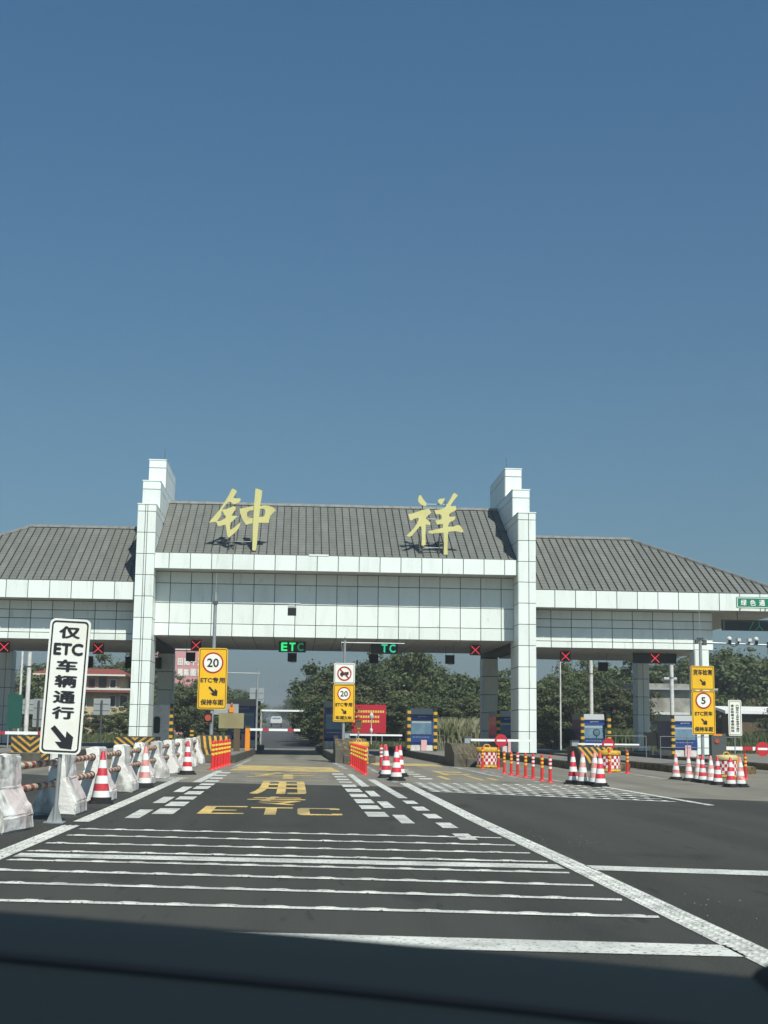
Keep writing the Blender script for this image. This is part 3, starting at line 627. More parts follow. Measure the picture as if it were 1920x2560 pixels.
# ================================================================== TRAFFIC ISLANDS
def island(x0, x1, y0, y1, label, hgt=.3, ribs=False, nose=None, bend=0.0):
    """kerbed concrete island; bend shifts the near end sideways"""
    root = thing('traffic_island', label, 'traffic island', ((x0+x1)/2, y0, 0), 'kerbed islands between the lanes'); xm = (x0+x1)/2
    out = [(x0-xm+bend, .5), (x0-xm+bend+.35, 0), (x1-xm+bend-.35, 0), (x1-xm+bend, .5), (x1-xm+bend*.4, (y1-y0)*.4), (x1-xm, y1-y0), (x0-xm, y1-y0), (x0-xm+bend*.4, (y1-y0)*.4)]
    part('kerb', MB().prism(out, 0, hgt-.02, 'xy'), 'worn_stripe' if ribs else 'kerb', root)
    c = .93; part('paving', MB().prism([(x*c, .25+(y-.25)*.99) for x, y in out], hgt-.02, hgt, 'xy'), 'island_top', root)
    if nose:
        na, nb, nz, ln, style = nose          # x range, height, length, style
        prof = [(0.0, .0), (.05, nz*.55), (ln*.35, nz*.95), (ln*.6, nz), (ln, nz*.98), (ln, 0)]
        if style == 'v': prof = [(0, 0), (.04, nz), (ln, nz), (ln, 0)]
        nm = part('nose', MB().prism(prof, na-xm, nb-xm, 'yz'), 'kerb' if style == 'w' else 'chevron_black', root, (0, .05, 0))
        w = nb-na
        if style == 'v':                     # nested V stripes on the upright face
            hw = w/2; rise = .78; sw = .10
            for k in range(-3, 5):
                zc = nz*.02+.235*k; st_ = MB()
                for sx in (-1, 1):
                    quad_ = [(0, zc), (hw, zc+hw*rise), (hw, zc+hw*rise+sw), (0, zc+sw)]
                    for lim, keep in ((.02, 1), (nz-.03, -1)):      # clip to the face
                        out_ = []
                        for p_, q_ in zip(quad_, quad_[1:]+quad_[:1]):
                            ip = (p_[1]-lim)*keep >= 0; iq = (q_[1]-lim)*keep >= 0
                            if ip: out_.append(p_)
                            if ip != iq: t = (lim-p_[1])/(q_[1]-p_[1]); out_.append((p_[0]+(q_[0]-p_[0])*t, lim))
                        quad_ = out_
                        if not quad_: break
                    if len(quad_) > 2: st_.add([(sx*a_+(na+nb)/2-xm, .05+.04*b_/nz-.006, b_) for a_, b_ in quad_], [tuple(range(len(quad_)))])
                if st_.v: part('chevron', st_, 'chevron_yellow', root)
        if style in 'sw':                     # diagonal stripes over the sloping nose and its lane side
            pr = lambda t: [(0.0, .0), (.05, nz*.55), (ln*.35, nz*.95), (ln*.6, nz)]
            for k in range(6):
                st_ = MB(); xk = na-xm+w*(k+.2)/6; ww = w/13
                st_.add([(xk+.3, -.012, .02), (xk+ww+.3, -.012, .02), (xk+ww+.12, .038, nz*.55), (xk+.12, .038, nz*.55)], [(0, 1, 2, 3)])
                st_.add([(xk+.12, .038, nz*.55), (xk+ww+.12, .038, nz*.55), (xk+ww, ln*.35-.01, nz*.96), (xk, ln*.35-.01, nz*.96)], [(0, 1, 2, 3)])
                st_.v = [(min(x, nb-xm), y+.05, z) for x, y, z in st_.v]
                part('stripe', st_, 'chevron_yellow' if style == 's' else 'worn_stripe', root)
    return root
island(-3.75, -1.66, 50.3, 82, 'concrete island carrying the tall yellow 20 sign and a tan board', nose=(-3.55, -2.35, 1.0, 3.0, 's'), bend=-.42)
island(1.38, 2.95, 52.4, 84, 'concrete island carrying the no trucks sign above a yellow 20 sign', nose=(1.62, 2.85, .92, 3.0, 'w'), bend=.22)
island(5.35, 7.15, 49.0, 82, 'concrete island behind the checkered drum, with a full blue booth on it', nose=(5.75, 6.6, .82, 3.2, 'w'), bend=.5)
island(9.68, 11.5, 46.2, 82, 'ribbed kerb island under a white pillar, behind four bunched cones', ribs=True, nose=(9.75, 11.0, .8, 2.5, 's'), hgt=.26)
island(12.6, 15.3, 44.2, 82, 'ribbed kerb island carrying the yellow truck lane sign', ribs=True, hgt=.24, bend=-.1)
island(17.2, 19.9, 46, 82, 'ribbed kerb island under the slim end pillar of the canopy', ribs=True, hgt=.24)
island(-8.3, -5.3, 54.5, 82, 'concrete island at the foot of the other white pillar, yellow chevron end', nose=(-6.95, -5.35, .88, 2.0, 'v'), bend=.2)
island(-12.4, -8.7, 50.5, 82, 'concrete island with yellow and green chevrons beside a green panel', nose=(-10.1, -8.75, .9, 2.0, 'v'))

# ================================================================== TOLL BOOTHS AND GUARD POSTS
def booth(x0, x1, y0, zt, label, z0=.3, depth=2.6, small=False):
    root = thing('toll_booth', label, 'toll booth', ((x0+x1)/2, y0, z0), 'blue toll booths on the islands'); w = x1-x0; h = zt-z0; a = w/2
    part('plinth', MB().prism(rrect(w*.98, depth*.98, .12, 4, 0, depth/2), 0, h*.15, 'xy'), 'booth_white', root)
    prof = [(.06, h*.152), (.0, h*.22), (.02, h*.36), (.14, h*.78), (.10, h*.86), (depth, h*.86), (depth, h*.152)]
    body = part('body', MB().prism(prof, -a, a, 'yz'), 'booth_blue', root)
    part('roof', MB().prism([(.12, h*.862), (.2, h), (depth-.1, h), (depth, h*.862)], -a*.97, a*.97, 'yz'), 'booth_grey', root)
    y_at = lambda z: .02+.12*(z/h-.36)/.42
    def pane(name, u0, u1, z0_, z1_, m, o_=.015, par=root):
        return part(name, MB().add([(u0*a, y_at(z0_)-o_, z0_), (u1*a, y_at(z0_)-o_, z0_), (u1*a, y_at(z1_)-o_, z1_), (u0*a, y_at(z1_)-o_, z1_)], [(0, 1, 2, 3)]), m, par)
    win = pane('windscreen', -.86, .84, h*.40, h*.72, 'glass')
    pane('blind', -.80, .78, h*.66, h*.70, 'grey_sign', .022, win)
    pane('sill', -.88, .86, h*.385, h*.40, 'black', .02, win)
    mbt = MB(); mbt.add([(x*w*.035-w*.12, .105, h*.81+z*w*.035) for x, z in ((-1, -1), (1, -1), (0, 1.3))], [(0, 1, 2)])
    for k in range(4): mbt.add([(w*(-.05+k*.08)+x*w*.027, .105, h*.81+z*w*.02) for x, z in ((-1, -1), (1, -1), (1, 1), (-1, 1))], [(0, 1, 2, 3)])
    part('emblem', mbt, 'grey_sign', root)
    mbl = MB()
    for k in range(6): mbl.add([(w*(-.32+k*.12)+x*w*.045, .002, h*.335+z*h*.008) for x, z in ((-1, -1), (1, -1), (1, 1), (-1, 1))], [(0, 1, 2, 3)])
    part('lettering', mbl, 'steel', root)
    part('notice', MB().box(-.02*w, .22*w, -.06, -.045, h*.0, h*.27), 'pink', root)
    return root
def guard_post(x, y, z0, h, label):
    root = thing('guard_post', label, 'guard post', (x, y, z0), 'banded guard posts beside the booths')
    part('post', MB().box(-.065, .065, -.065, .065, 0, h), 'post_green', root)
    for k in range(6):
        z = h*(.06+k*.155); part('reflector', MB().box(-.068, .068, -.088, -.066, z, z+h*.07).box(-.088, -.066, -.06, .06, z, z+h*.07).box(.066, .088, -.06, .06, z, z+h*.07), 'post_yellow', root)
booth(5.58, 6.72, 66.0, 2.30, 'blue toll booth whose whole front shows between two banded posts', .25)
booth(1.56, 2.55, 69.5, 2.66, 'blue toll booth partly behind the yellow 20 and no trucks signs', .3)
booth(-3.3, -1.86, 70.5, 2.70, 'blue toll booth behind the tan board', .3)
booth(9.83, 11.0, 66.5, 2.24, 'blue toll booth half hidden behind a thick white pillar', .26)
booth(13.65, 14.72, 64.5, 2.12, 'blue toll booth behind four bunched cones and a checkered drum', .24)
booth(17.25, 18.4, 62.0, 2.08, 'blue toll booth beside the slim end pillar of the canopy', .24)
GPL = ['between the fully visible booth and the red billboard', 'between the fully visible booth and the reeds', 'beside the booth behind the no trucks sign', 'at the booth behind the tan board', 'beside the booth half hidden by the pillar', 'near the dark display at the booth behind four cones', 'at the grass side of the booth behind four cones', 'beside the booth next to the slim end pillar', 'beside the white cabin with a dark window', 'between the leaning white sign and the white pillar', 'beside the green panel', 'that is short, beyond the barrier row']
for x, y, z0, h in ((5.42, 64.6, .3, 2.06), (6.6, 64.0, .3, 2.0), (1.42, 69.0, .3, 2.22), (-1.72, 69.6, .3, 2.3), (9.62+.12, 65.2, .26, 2.0), (13.52, 64.0, .24, 1.9), (14.83, 64.2, .24, 1.86), (17.1, 61.4, .24, 1.85), (-5.77, 66, .3, 2.05), (-9.75-.6, 66, .3, 1.95), (-13.5, 64, 0, 2.1), (-4.78, 66, 0, 1.24)):
    guard_post(x, y, z0, h, 'black and yellow banded guard post '+GPL.pop(0))
# white cabin behind the pillar on the chevron island
root = thing('service_cabin', 'white cabin with a dark rounded window behind the white pillar', 'cabin', (-6.35, 67.2, .3))
part('body', MB().prism(rrect(.86, 2.02, .08, 4, 0, 1.01), 0, 2.2, 'xz'), 'booth_white', root)
part('window', MB().prism(rrect(.3, .8, .1, 4, .0, 1.05), -.02, -.002, 'xz'), 'window_dark', root, (-.2, 0, 0))
part('base', MB().box(-.44, .44, -.01, 2.2, 0, .12), 'booth_blue', root)

# ================================================================== BOOM BARRIERS
def boom(x0, x1, y, z, label, zb, disc=None, stripes=True, cab=('booth_grey', .26, .9), thick=.09, side=-1):
    root = thing('boom_barrier', label, 'boom barrier', (x0, y, zb)); L = x1-x0
    zz = z-zb
    part('housing', MB().box(-cab[1]/2-.1, cab[1]/2-.1, -.02, .32, 0, zz+.08), cab[0], root)
    part('housing_cap', MB().box(-cab[1]/2-.12, cab[1]/2-.08, -.04, .34, zz+.08, zz+.13), 'steel_dark', root)
    mba = MB(); nn = 8
    for k in range(nn):
        mba.mi = (1 if k % 4 == 2 else 0) if stripes else 0
        mba.box(L*k/nn, L*(k+1)/nn, -.09, -.055, zz-thick/2, zz+thick/2)
    part('arm', mba, ['boom_white', 'red'], root)
    if disc is not None:
        d = part('stop_disc', MB().tube((disc-x0, -.125, zz-.01), (disc-x0, -.10, zz-.01), .24, n=28), 'red', root)
        part('disc_bar', MB().box(disc-x0-.17, disc-x0+.17, -.135, -.127, zz-.045, zz+.03), 'boom_white', d)
    return root
boom(-1.85, .31, 60, 1.2, 'red and white lane barrier arm beside an orange housing', .3, cab=('orange', .2, .9), thick=.10)
boom(2.30, 4.42, 56, 1.05, 'thin white barrier arm lowered past the no trucks sign', .3, stripes=False, thick=.07)
boom(6.75, 9.1, 52.3, .93, 'white barrier arm with a red disc in front of the thick white pillar', .3, disc=7.9, stripes=False)
boom(10.85, 13.2, 52.2, .83, 'thin white barrier arm with a red disc above the checkered drum behind four cones', .26, disc=12.0, stripes=False, thick=.06)
boom(14.55, 17.4, 46.3, .80, 'red and white barrier arm with a red disc beside the long grass', .24, disc=15.95, thick=.12, cab=('steel_dark', .3, 1))
boom(-11.0, -8.05, 48.5, 1.0, 'red and white barrier arm in front of the green panel', 0, thick=.1)
boom(-2.2, .7, 96, 2.46, 'distant white barrier arm far down the exit road', 0, stripes=False, thick=.12)

# ================================================================== SIGNS
def board(root, w, h, cx, cz, y, face, rim=.012, edge='steel', border='black', bw=.022, r=.06, inset=.03, rot=0):
    """plate with rounded corners, its printed face and border line, all facing -y; returns the plate"""
    pl = part('board', MB().prism(rrect(w, h, r, 6, cx, cz), y, y+.025, 'xz'), face, root)
    if border:
        o = rrect(w-2*inset, h-2*inset, max(r-inset*.7, .01), 6, cx, cz); i = rrect(w-2*inset-2*bw, h-2*inset-2*bw, max(r-inset*.7-bw*.7, .006), 6, cx, cz)
        part('border', ring_mb(o, i, y-.006, y-.001), border, pl)
    return pl
# leaning white sign: only ETC vehicles
root = thing('lane_sign', 'tall white leaning sign reading 仅ETC车辆通行 with a black arrow, beside the concrete barriers', 'sign', (-3.16, 18.93, 0))
root.rotation_euler = (0, R(2.1), 0)
pl = board(root, .55, 1.82, .0, 1.82, -.03, 'sign_white', r=.075, inset=.028, bw=.02)
for ch, zc, w, h in (('仅', 2.548, .29, .165), ('ETC', 2.318, .40, .165), ('车', 2.095, .29, .165), ('辆', 1.885, .30, .165), ('通', 1.672, .30, .165), ('行', 1.462, .30, .165)):
    part('lettering', text_xz(MB(), ch, 0.0, zc, w, h, -.036, .062 if ch == 'ETC' else .036), 'black', pl)
part('arrow', arrow(MB(), .01, 1.135, .31, -.036), 'black', pl)
part('post', MB().tube((0, .03, 0), (0, .03, 2.5), .028, n=12), 'steel', root)
part('foot', MB().add([(-.11, .03, 0), (.11, .03, 0), (.03, .03, .22), (-.03, .03, .22), (-.11, .05, 0), (.11, .05, 0), (.03, .05, .22), (-.03, .05, .22)], [(0, 1, 2, 3), (7, 6, 5, 4), (0, 4, 5, 1), (1, 5, 6, 2), (2, 6, 7, 3), (3, 7, 4, 0)]).box(-.13, .13, -.09, .16, 0, .015), 'steel', root)

def round_limit(root_pl, cx, cz, r, txt, y, th=.18, bold=.03):
    part('disc', MB().prism(circ(r*(1-th)+.004, 32, cx, cz), y-.004, y-.001, 'xz'), 'sign_white', root_pl)
    part('red_ring', ring_mb(circ(r, 32, cx, cz), circ(r*(1-th), 32, cx, cz), y-.007, y-.002), 'ring_red', root_pl)
    if txt: part('number', text_xz(MB(), txt, cx, cz, r*(1.12 if len(txt) > 1 else .55), r*.84, y-.009, bold), 'black', root_pl)
def mast(root, x, z0, z1, r0, r1, y=.06):
    part('pole', MB().tube((x, y, z0), (x, y, z1), r0, r1, 14), 'steel', root)
# big yellow 20 sign on the mast with a long arm
root = thing('lane_sign', 'large yellow sign with a 20 limit, ETC专用 and 保持车距, on a tall grey mast', 'sign', (-3.11, 53, .3)); z = -.3
pl = board(root, 1.11, 2.33, -.005, 3.12+z, -.05, 'sign_yellow', r=.10, inset=.035, bw=.022)
round_limit(pl, -.01, 3.72+z, .40, '20', -.052, .14, .035)
part('lettering', text_xz(MB(), 'ETC专用', .0, 3.06+z, .93, .22, -.058, .035), 'black', pl)
part('lettering', text_xz(MB(), '保持车距', .0, 2.22+z, .88, .22, -.058, .03), 'black', pl)
part('arrow', arrow(MB(), .02, 2.64+z, .36, -.058), 'black', pl)
mast(root, 0, 0, 6.42+z, .075, .065); part('antenna', MB().tube((0, .06, 6.42+z), (.02, .06, 7.2+z), .014, n=6), 'steel', root)
arm = part('arm', MB().tube((-.16, .06, 6.02+z), (3.3, .06, 6.06+z), .035, .025, 10), 'steel', root)
part('flange', MB().box(-.1, .1, -.04, .16, 5.98+z, 6.1+z), 'steel_dark', arm)
cb = part('radar_box', MB().box(2.80, 3.13, -.08, .2, 5.6+z, 5.88+z), 'matte_black', arm); part('radar_cap', MB().box(2.80, 3.13, -.09, .21, 5.88+z, 5.95+z), 'booth_grey', cb)
part('lamp', MB().tube((-.13, -.11, 1.63+z), (-.13, .02, 1.63+z), .12, n=20), 'lamp_red', root); part('lamp_box', MB().box(-.28, .02, -.05, -.01, 1.47+z, 1.8+z), 'matte_black', root)
# no trucks + yellow 20 sign
root = thing('lane_sign', 'white no trucks sign stacked above a small yellow 20 sign reading 车距5米', 'sign', (1.95, 53.6, .3))
pl = board(root, .82, .80, 0, 3.42+z, -.04, 'sign_white', r=.05, inset=.03, bw=.016)
part('red_ring', ring_mb(circ(.28, 32, 0, 3.41+z), circ(.23, 32, 0, 3.41+z), -.05, -.042), 'ring_red', pl)
part('truck_symbol', MB().add([(x, -.044, 3.41+z+b) for x, b in ((-.17, -.08), (.16, -.05), (.17, .07), (-.02, .05), (-.04, .05), (-.09, .07), (-.16, .02))], [(0, 1, 2, 3, 4, 5, 6)]).prism(circ(.035, 14, -.09, 3.32+z), -.048, -.044, 'xz').prism(circ(.035, 14, .09, 3.35+z), -.048, -.044, 'xz'), 'post_green', pl)
part('slash', MB().bar((-.17, -.055, 3.41+.17+z), (.17, -.055, 3.41-.17+z), .006, .045, (0, 1, 0) if False else (1, 0, 1)), 'ring_red', pl)
pl = board(root, .83, 1.45, 0, 2.275+z, -.04, 'sign_yellow', r=.05, inset=.03, bw=.018)
round_limit(pl, .0, 2.63+z, .26, '20', -.042, .16, .035)
part('lettering', text_xz(MB(), 'ETC专用', .0, 2.215+z, .66, .16, -.048, .035), 'black', pl)
part('arrow', arrow(MB(), .0, 1.955+z, .21, -.048), 'black', pl)
part('lettering', text_xz(MB(), '车距5米', .0, 1.71+z, .64, .145, -.048, .03), 'black', pl)
mast(root, 0, 0, 4.7+z, .06, .05); part('arm', MB().tube((-.14, .06, 4.62+z), (2.35, .06, 4.62+z), .03, .022, 10), 'steel', root)
part('stay', MB().tube((-.13, .06, 4.6+z), (-.05, .06, 3.9+z), .01, n=6), 'steel', root)
part('finial', MB().box(-.09, .09, .03, .09, 4.72+z, 4.75+z).tube((0, .06, 4.7+z), (0, .06, 4.85+z), .012, n=6), 'steel_dark', root)
# truck lane sign
root = thing('lane_sign', 'two stacked yellow signs, 货车检测 over a 5 limit and ETC货车, on a camera mast', 'sign', (13.6, 45.2, .24)); z = -.24
pl = board(root, .79, .80, .02, 3.12+z, -.04, 'sign_yellow', r=.05, inset=.025, bw=.016)
part('lettering', text_xz(MB(), '货车检测', .02, 3.31+z, .64, .19, -.048, .028), 'black', pl); part('arrow', arrow(MB(), .02, 2.98+z, .21, -.048), 'black', pl)
pl = board(root, .79, 1.44, .03, 1.975+z, -.04, 'sign_yellow', r=.05, inset=.025, bw=.016)
round_limit(pl, .03, 2.37+z, .27, '5', -.042, .17, .04)
part('lettering', text_xz(MB(), 'ETC货车', .03, 1.945+z, .60, .15, -.048, .03), 'black', pl); part('arrow', arrow(MB(), .04, 1.68+z, .21, -.048), 'black', pl)
part('lettering', text_xz(MB(), '保持车距', .03, 1.43+z, .63, .16, -.048, .028), 'black', pl)
mast(root, 0, 0, 4.42+z, .055, .05); part('mast_cap', MB().box(-.1, .1, -.02, .14, 4.42+z, 4.47+z), 'steel_dark', root); part('antenna', MB().tube((0, .06, 4.47+z), (-.02, .06, 5.6+z), .01, n=6), 'steel', root)
arm = part('arm', MB().tube((-.2, .06, 4.31+z), (3.4, .06, 4.24+z), .032, .028, 10), 'steel', root)
part('flange', MB().box(-.18, -.06, -.02, .14, 4.26+z, 4.40+z).box(.08, .2, -.02, .14, 4.22+z, 4.40+z).box(2.3, 2.45, -.02, .14, 4.16+z, 4.36+z), 'steel_dark', arm)
for dx, dome in ((1.0, 1), (1.29, 0), (1.66, 0), (1.92, 1)):
    if dome: c = part('camera_dome', MB().lathe([(.07, 0), (.085, .03), (.075, .09), (.03, .12)], 14, (dx-.02, 0, 4.40+z)), 'booth_white', arm); part('lens', MB().tube((dx, 0, 4.28+z), (dx-.02, -.03, 4.41+z), .05, n=12), 'black', c)
    else: c = part('camera_box', MB().box(dx-.055, dx+.055, -.1, .1, 4.36+z, 4.46+z), 'booth_white', arm); part('lens', MB().tube((dx, 0, 4.29+z), (dx, 0, 4.37+z), .03, n=10), 'black', c)
part('floodlight', MB().box(2.3, 2.9, -.1, .12, 4.02+z, 4.10+z), 'booth_white', arm)
part('cable', MB().tube((1.0, .06, 4.26+z), (1.15, .06, 4.18+z), .012, n=6).tube((1.15, .06, 4.18+z), (1.3, .06, 4.26+z), .012, n=6), 'black', arm)
part('beacon', MB().box(.33, .62, -.09, .0, 1.22+z, 1.27+z), 'orange', root)
# small white sign with two columns of text
root = thing('notice_sign', 'narrow white notice with two columns of small black characters on a thin pole', 'sign', (13.72, 42.2, 0))
pl = board(root, .42, 1.10, 0, 1.78, -.03, 'sign_white', r=.05, inset=.028, bw=.012, border='steel_dark')
for cx, s in ((.075, '六轴及以上货车请领卡通行'), (-.085, '请主动刷卡缴费出站')):
    for k, ch in enumerate(s): part('character', text_xz(MB(), ch, cx, 2.20-(k+.5)*.86/len(s)+.0, .10, .86/len(s)*.80, -.036, .03), 'black', pl)
part('pole', MB().tube((-.02, .02, 0), (0, .02, 2.2), .018, n=8), 'steel', root); part('foot_box', MB().box(-.02, .12, -.05, .05, 0, .60), 'orange', root)
# green gantry sign and dark display by the canopy end
root = thing('gantry_sign', 'green hanging sign reading 绿色通道 in front of the white fascia', 'sign', (21.9, 61.75, 6.92))
part('board', MB().prism(rrect(3.2, .52, .06, 5, 0, .36), 0, .05, 'xz'), 'sign_green', root); part('border', ring_mb(rrect(3.14, .46, .05, 5, 0, .36), rrect(3.08, .40, .04, 5, 0, .36), -.008, -.002), 'sign_white', root)
for k, ch in enumerate('绿色通道'): part('character', text_xz(MB(), ch, -1.26+k*.43, .36, .28, .28, -.01, .03), 'sign_white', root)
for x in (-1.2, 0, 1.2): part('bracket', MB().box(x-.02, x+.02, .05, .52, .3, .38), 'steel_dark', root)
root = thing('dark_display', 'dark display with thin green strokes hanging below the green sign', 'display board', (21.4, 62.6, 6.05))
part('case', MB().box(-1.5, 1.5, 0, .2, 0, .5), 'led_black', root)
for p0_, p1_ in (((-.23, .05), (-.03, .42)), ((.23, .43), (.23, .22)), ((.23, .22), (.05, .03)), ((.23, .22), (.42, .03)), ((.62, .42), (.85, .42))):
    part('green_stroke', MB().bar((p0_[0], -.012, p0_[1]), (p1_[0], -.012, p1_[1]), .012, .03, (0, 1, 0)), 'led_green_dim', root)
hanger(root, 2.6, .867, .5)

# ================================================================== CONCRETE BARRIERS AND PIPES
def barrier_mesh(seed):
    rr = random.Random(seed); hp = [(-.31, 0), (.31, 0), (.31, .19), (.13, .52), (.105, .92), (-.105, .92), (-.13, .52), (-.31, .19)]
    bm = bmesh.new(); A = [bm.verts.new((x, 0, z)) for x, z in hp]; B = [bm.verts.new((x, 1.05, z)) for x, z in hp]; n_ = len(hp)
    bm.faces.new(A); bm.faces.new(B[::-1])
    for i in range(n_): bm.faces.new((A[i], B[i], B[(i+1) % n_], A[(i+1) % n_]))
    bmesh.ops.recalc_face_normals(bm, faces=bm.faces)
    bmesh.ops.bevel(bm, geom=bm.edges[:], offset=.022, segments=2, affect='EDGES')
    bmesh.ops.subdivide_edges(bm, edges=[e for e in bm.edges if e.calc_length() > .15], cuts=3, use_grid_fill=True)
    for v in bm.verts:
        if v.co.z > .02:
            k = .006 if rr.random() > .12 else .022
            v.co += Vector((rr.uniform(-k, k), rr.uniform(-k, k), rr.uniform(-k, k)))
    me = bpy.data.meshes.new('barrier'); bm.to_mesh(me); bm.free(); me.materials.append(M['barrier']); return me
bms = [barrier_mesh(i) for i in range(4)]
sock = MB().tube((0, -.012, 0), (0, .03, 0), .062, n=16).mesh('socket', ml('matte_black'))
ORD = ['first', 'second', 'third', 'fourth', 'fifth', 'sixth', 'seventh', 'eighth', 'ninth', 'tenth']
BL = 'worn white concrete barrier, %s of the piped row counting from the leaning white sign'
bar_y = [16.95+3.55*k for k in range(10)]
for k, y in enumerate(bar_y):
    root = thing('concrete_barrier', BL % ORD[k], 'barrier', (-3.42 if k else -3.72, y, 0), 'concrete barriers along the lane')
    if k == 0: root.rotation_euler.z = -.165
    link('block', bms[k % 4], root, (0, 0, 0), (0, 0, 0))
    for z in (.46, .76): link('pipe_socket', sock, root, (0.0, -.004, z))
def pipe_mesh(L):
    mbp = MB(); nn = round(L/.2)
    for k in range(nn):
        mbp.mi = k % 2; mbp.tube((0, L*k/nn, 0), (0, L*(k+1)/nn, 0), .046, n=12, caps=(k in (0, nn-1)))
    return mbp.mesh('pipe', [M['pipe_red'], M['pipe_cream']])
pm = pipe_mesh(2.5-.02)
for k, y in enumerate(bar_y[:-1]):
    for z in (.46, .76):
        o = link('barrier_pipe', pm, None, (-3.42 if k else -3.545, y+1.06 if k else y+1.05, z)); tag(o, '%s red and cream pipe joining the %s and %s barriers from the leaning sign' % ('lower' if z < .6 else 'upper', ORD[k], ORD[k+1]), 'pipe', 'pipes between the concrete barriers')
        if k == 0: o.rotation_euler.z = -.045

# ================================================================== CONES, DELINEATORS, DRUMS
def make_cone(pal, white, seed):
    root = thing('traffic_cone', 'x', 'cone')
    part('base', MB().prism(rrect(.40, .40, .07, 3), 0, .045, 'xy').prism(rrect(.34, .34, .08, 3), .045, .10, 'xy'), 'rubber', root)
    H_, r0, r1 = .87, .145, .032
    rad = lambda z: r0+(r1-r0)*(z-.10)/(H_-.10)
    part('body', MB().lathe([(rad(.10), .10), (rad(H_-.02), H_-.02), (r1*.6, H_)], 20), pal, root)
    for a, b in ((.105, .21), (.33, .46), (.585, .72)):
        part('band', MB().lathe([(rad(a)+.003, a), (rad(b)+.003, b)], 20, closed=False), white, root)
    return root
cone_a = make_cone('cone_red', 'cone_white', 1); cone_b = make_cone('cone_pale', 'cone_white', 2)
used = {cone_a: False, cone_b: False}
def cone(x, y, kind, label, group, s=1.0, rz=0, lean=0):
    if not used[kind]: used[kind] = True; o = kind; o.location = (x, y, 0)
    else: o = copy_tree(kind); o.location = (x, y, 0)
    o['label'] = label; o['group'] = group; o.scale = (s, s, s); o.rotation_euler = (0, 0, rz); return o
cone(-3.20, 23.75, cone_a, 'clean red and white cone beside the concrete barriers near the leaning white sign', 'cones along the barriers', 1.0, .1)
cone(-2.86, 38.2, cone_a, 'red and white cone between barriers and the red posts', 'cones along the barriers', 1.04, .5)
cone(-3.12, 29.8, cone_b, 'faded orange cone leaning among the concrete barriers', 'cones along the barriers', 1.0, .2)
g2 = 'bunched cones at the lane divider'; l2 = 'red and white cone in the bunch on the lane divider'
for x, y, s, r in ((2.66, 35.4, 1.0, .3), (2.52, 37.3, 1.0, 0), (2.98, 38.4, 1.0, .7)): cone(x, y, cone_a, l2, g2, s, r)
cone(2.72, 40.5, cone_b, 'faded cone in the bunch on the lane divider', g2, .98)
g3 = 'four bunched cones'; l3 = 'red and white cone in the bunch of four beside a checkered drum'
for x, y, k in ((7.02, 34.4, cone_a), (7.16, 33.9, cone_b), (7.35, 33.4, cone_b), (7.36, 32.85, cone_a)): cone(x, y, k, l3 if k is cone_a else 'faded pinkish cone in the bunch of four beside a checkered drum', g3, .93, x)
g4 = 'cones in front of the truck lane'
for x, y, k in ((10.73, 38.3, cone_b), (10.86, 37.5, cone_b), (10.92, 36.8, cone_b), (10.86, 36.2, cone_a), (10.90, 35.6, cone_b), (10.83, 34.8, cone_a), (10.75, 33.5, cone_a), (11.03, 33.6, cone_b)):
    cone(x, y, k, 'red and white cone in the row below the yellow truck lane sign' if k is cone_a else 'faded pale cone in the row below the yellow truck lane sign', g4, .83, y)
def make_delin(bands):
    root = thing('delineator_post', 'x', 'post')
    part('foot', MB().lathe([(.095, 0), (.09, .02), (.055, .05)], 14), 'delin_red', root)
    part('post', MB().lathe([(.045, .03), (.04, .70), (.038, .76), (.02, .80)], 14), 'delin_red', root)
    for k, z in enumerate((.40, .52, .64)):
        part('band', MB().lathe([(.0475, z), (.0475, z+.06)], 14, closed=False), bands, root)
    return root
dl_y = make_delin('delin_yellow'); dl_w = make_delin('delin_white'); dused = {dl_y: 0, dl_w: 0}
def delin(x, y, k, label, group, s=1.0):
    if not dused[k]: o = k; dused[k] = 1
    else: o = copy_tree(k)
    o.location = (x, y, 0); o.scale = (s*1.1, s*1.1, s); o.rotation_euler = (0, 0, rng.uniform(0, 6)); o['label'] = label; o['group'] = group
for y in (42.5, 43.6, 44.7, 45.7, 46.8, 47.8, 48.8): delin(-2.42+(y-42.5)*.033, y, dl_y, 'red post with yellow bands in the row before the striped island nose', 'red posts by the barriers', 1.1)
for y in (39.9, 41.0, 42.1, 43.3, 44.6, 46, 47.6, 49.4): delin(2.10, y, dl_y, 'red post with yellow bands in the row before the no trucks sign', 'red posts by the no trucks sign', 1.0)
for x, y, k in ((2.88, 45.0, dl_w), (3.02, 45.4, dl_y)): delin(x, y, k, ('white' if k is dl_w else 'yellow')+' banded red post behind the bunched cones on the lane divider', 'red posts behind the cones', 1.0)
for i, (x, y) in enumerate(((6.45, 42.0), (6.46, 40.7), (6.52, 39.9), (6.55, 38.7), (6.57, 37.6), (6.58, 36.3), (6.61, 35.3))):
    k = dl_y if i in (0, 1, 3, 5) else dl_w
    delin(x, y, k, 'slim red post with '+('yellow' if k is dl_y else 'white')+' bands in the open row on the concrete', 'slim red posts on the concrete', .86)
for x, y, d in ((7.08, 47.4, 1), (6.5, 47.2, 1), (10.16, 44.0, 2), (10.6, 43.4, 2), (13.05, 39.3, 3)): delin(x, y, dl_y, ('red post touching the checkered drum of the middle lane', 'red post touching the checkered drum behind four cones', 'lone red post behind the last cones and drum')[d-1], 'red posts by the drums', .92)
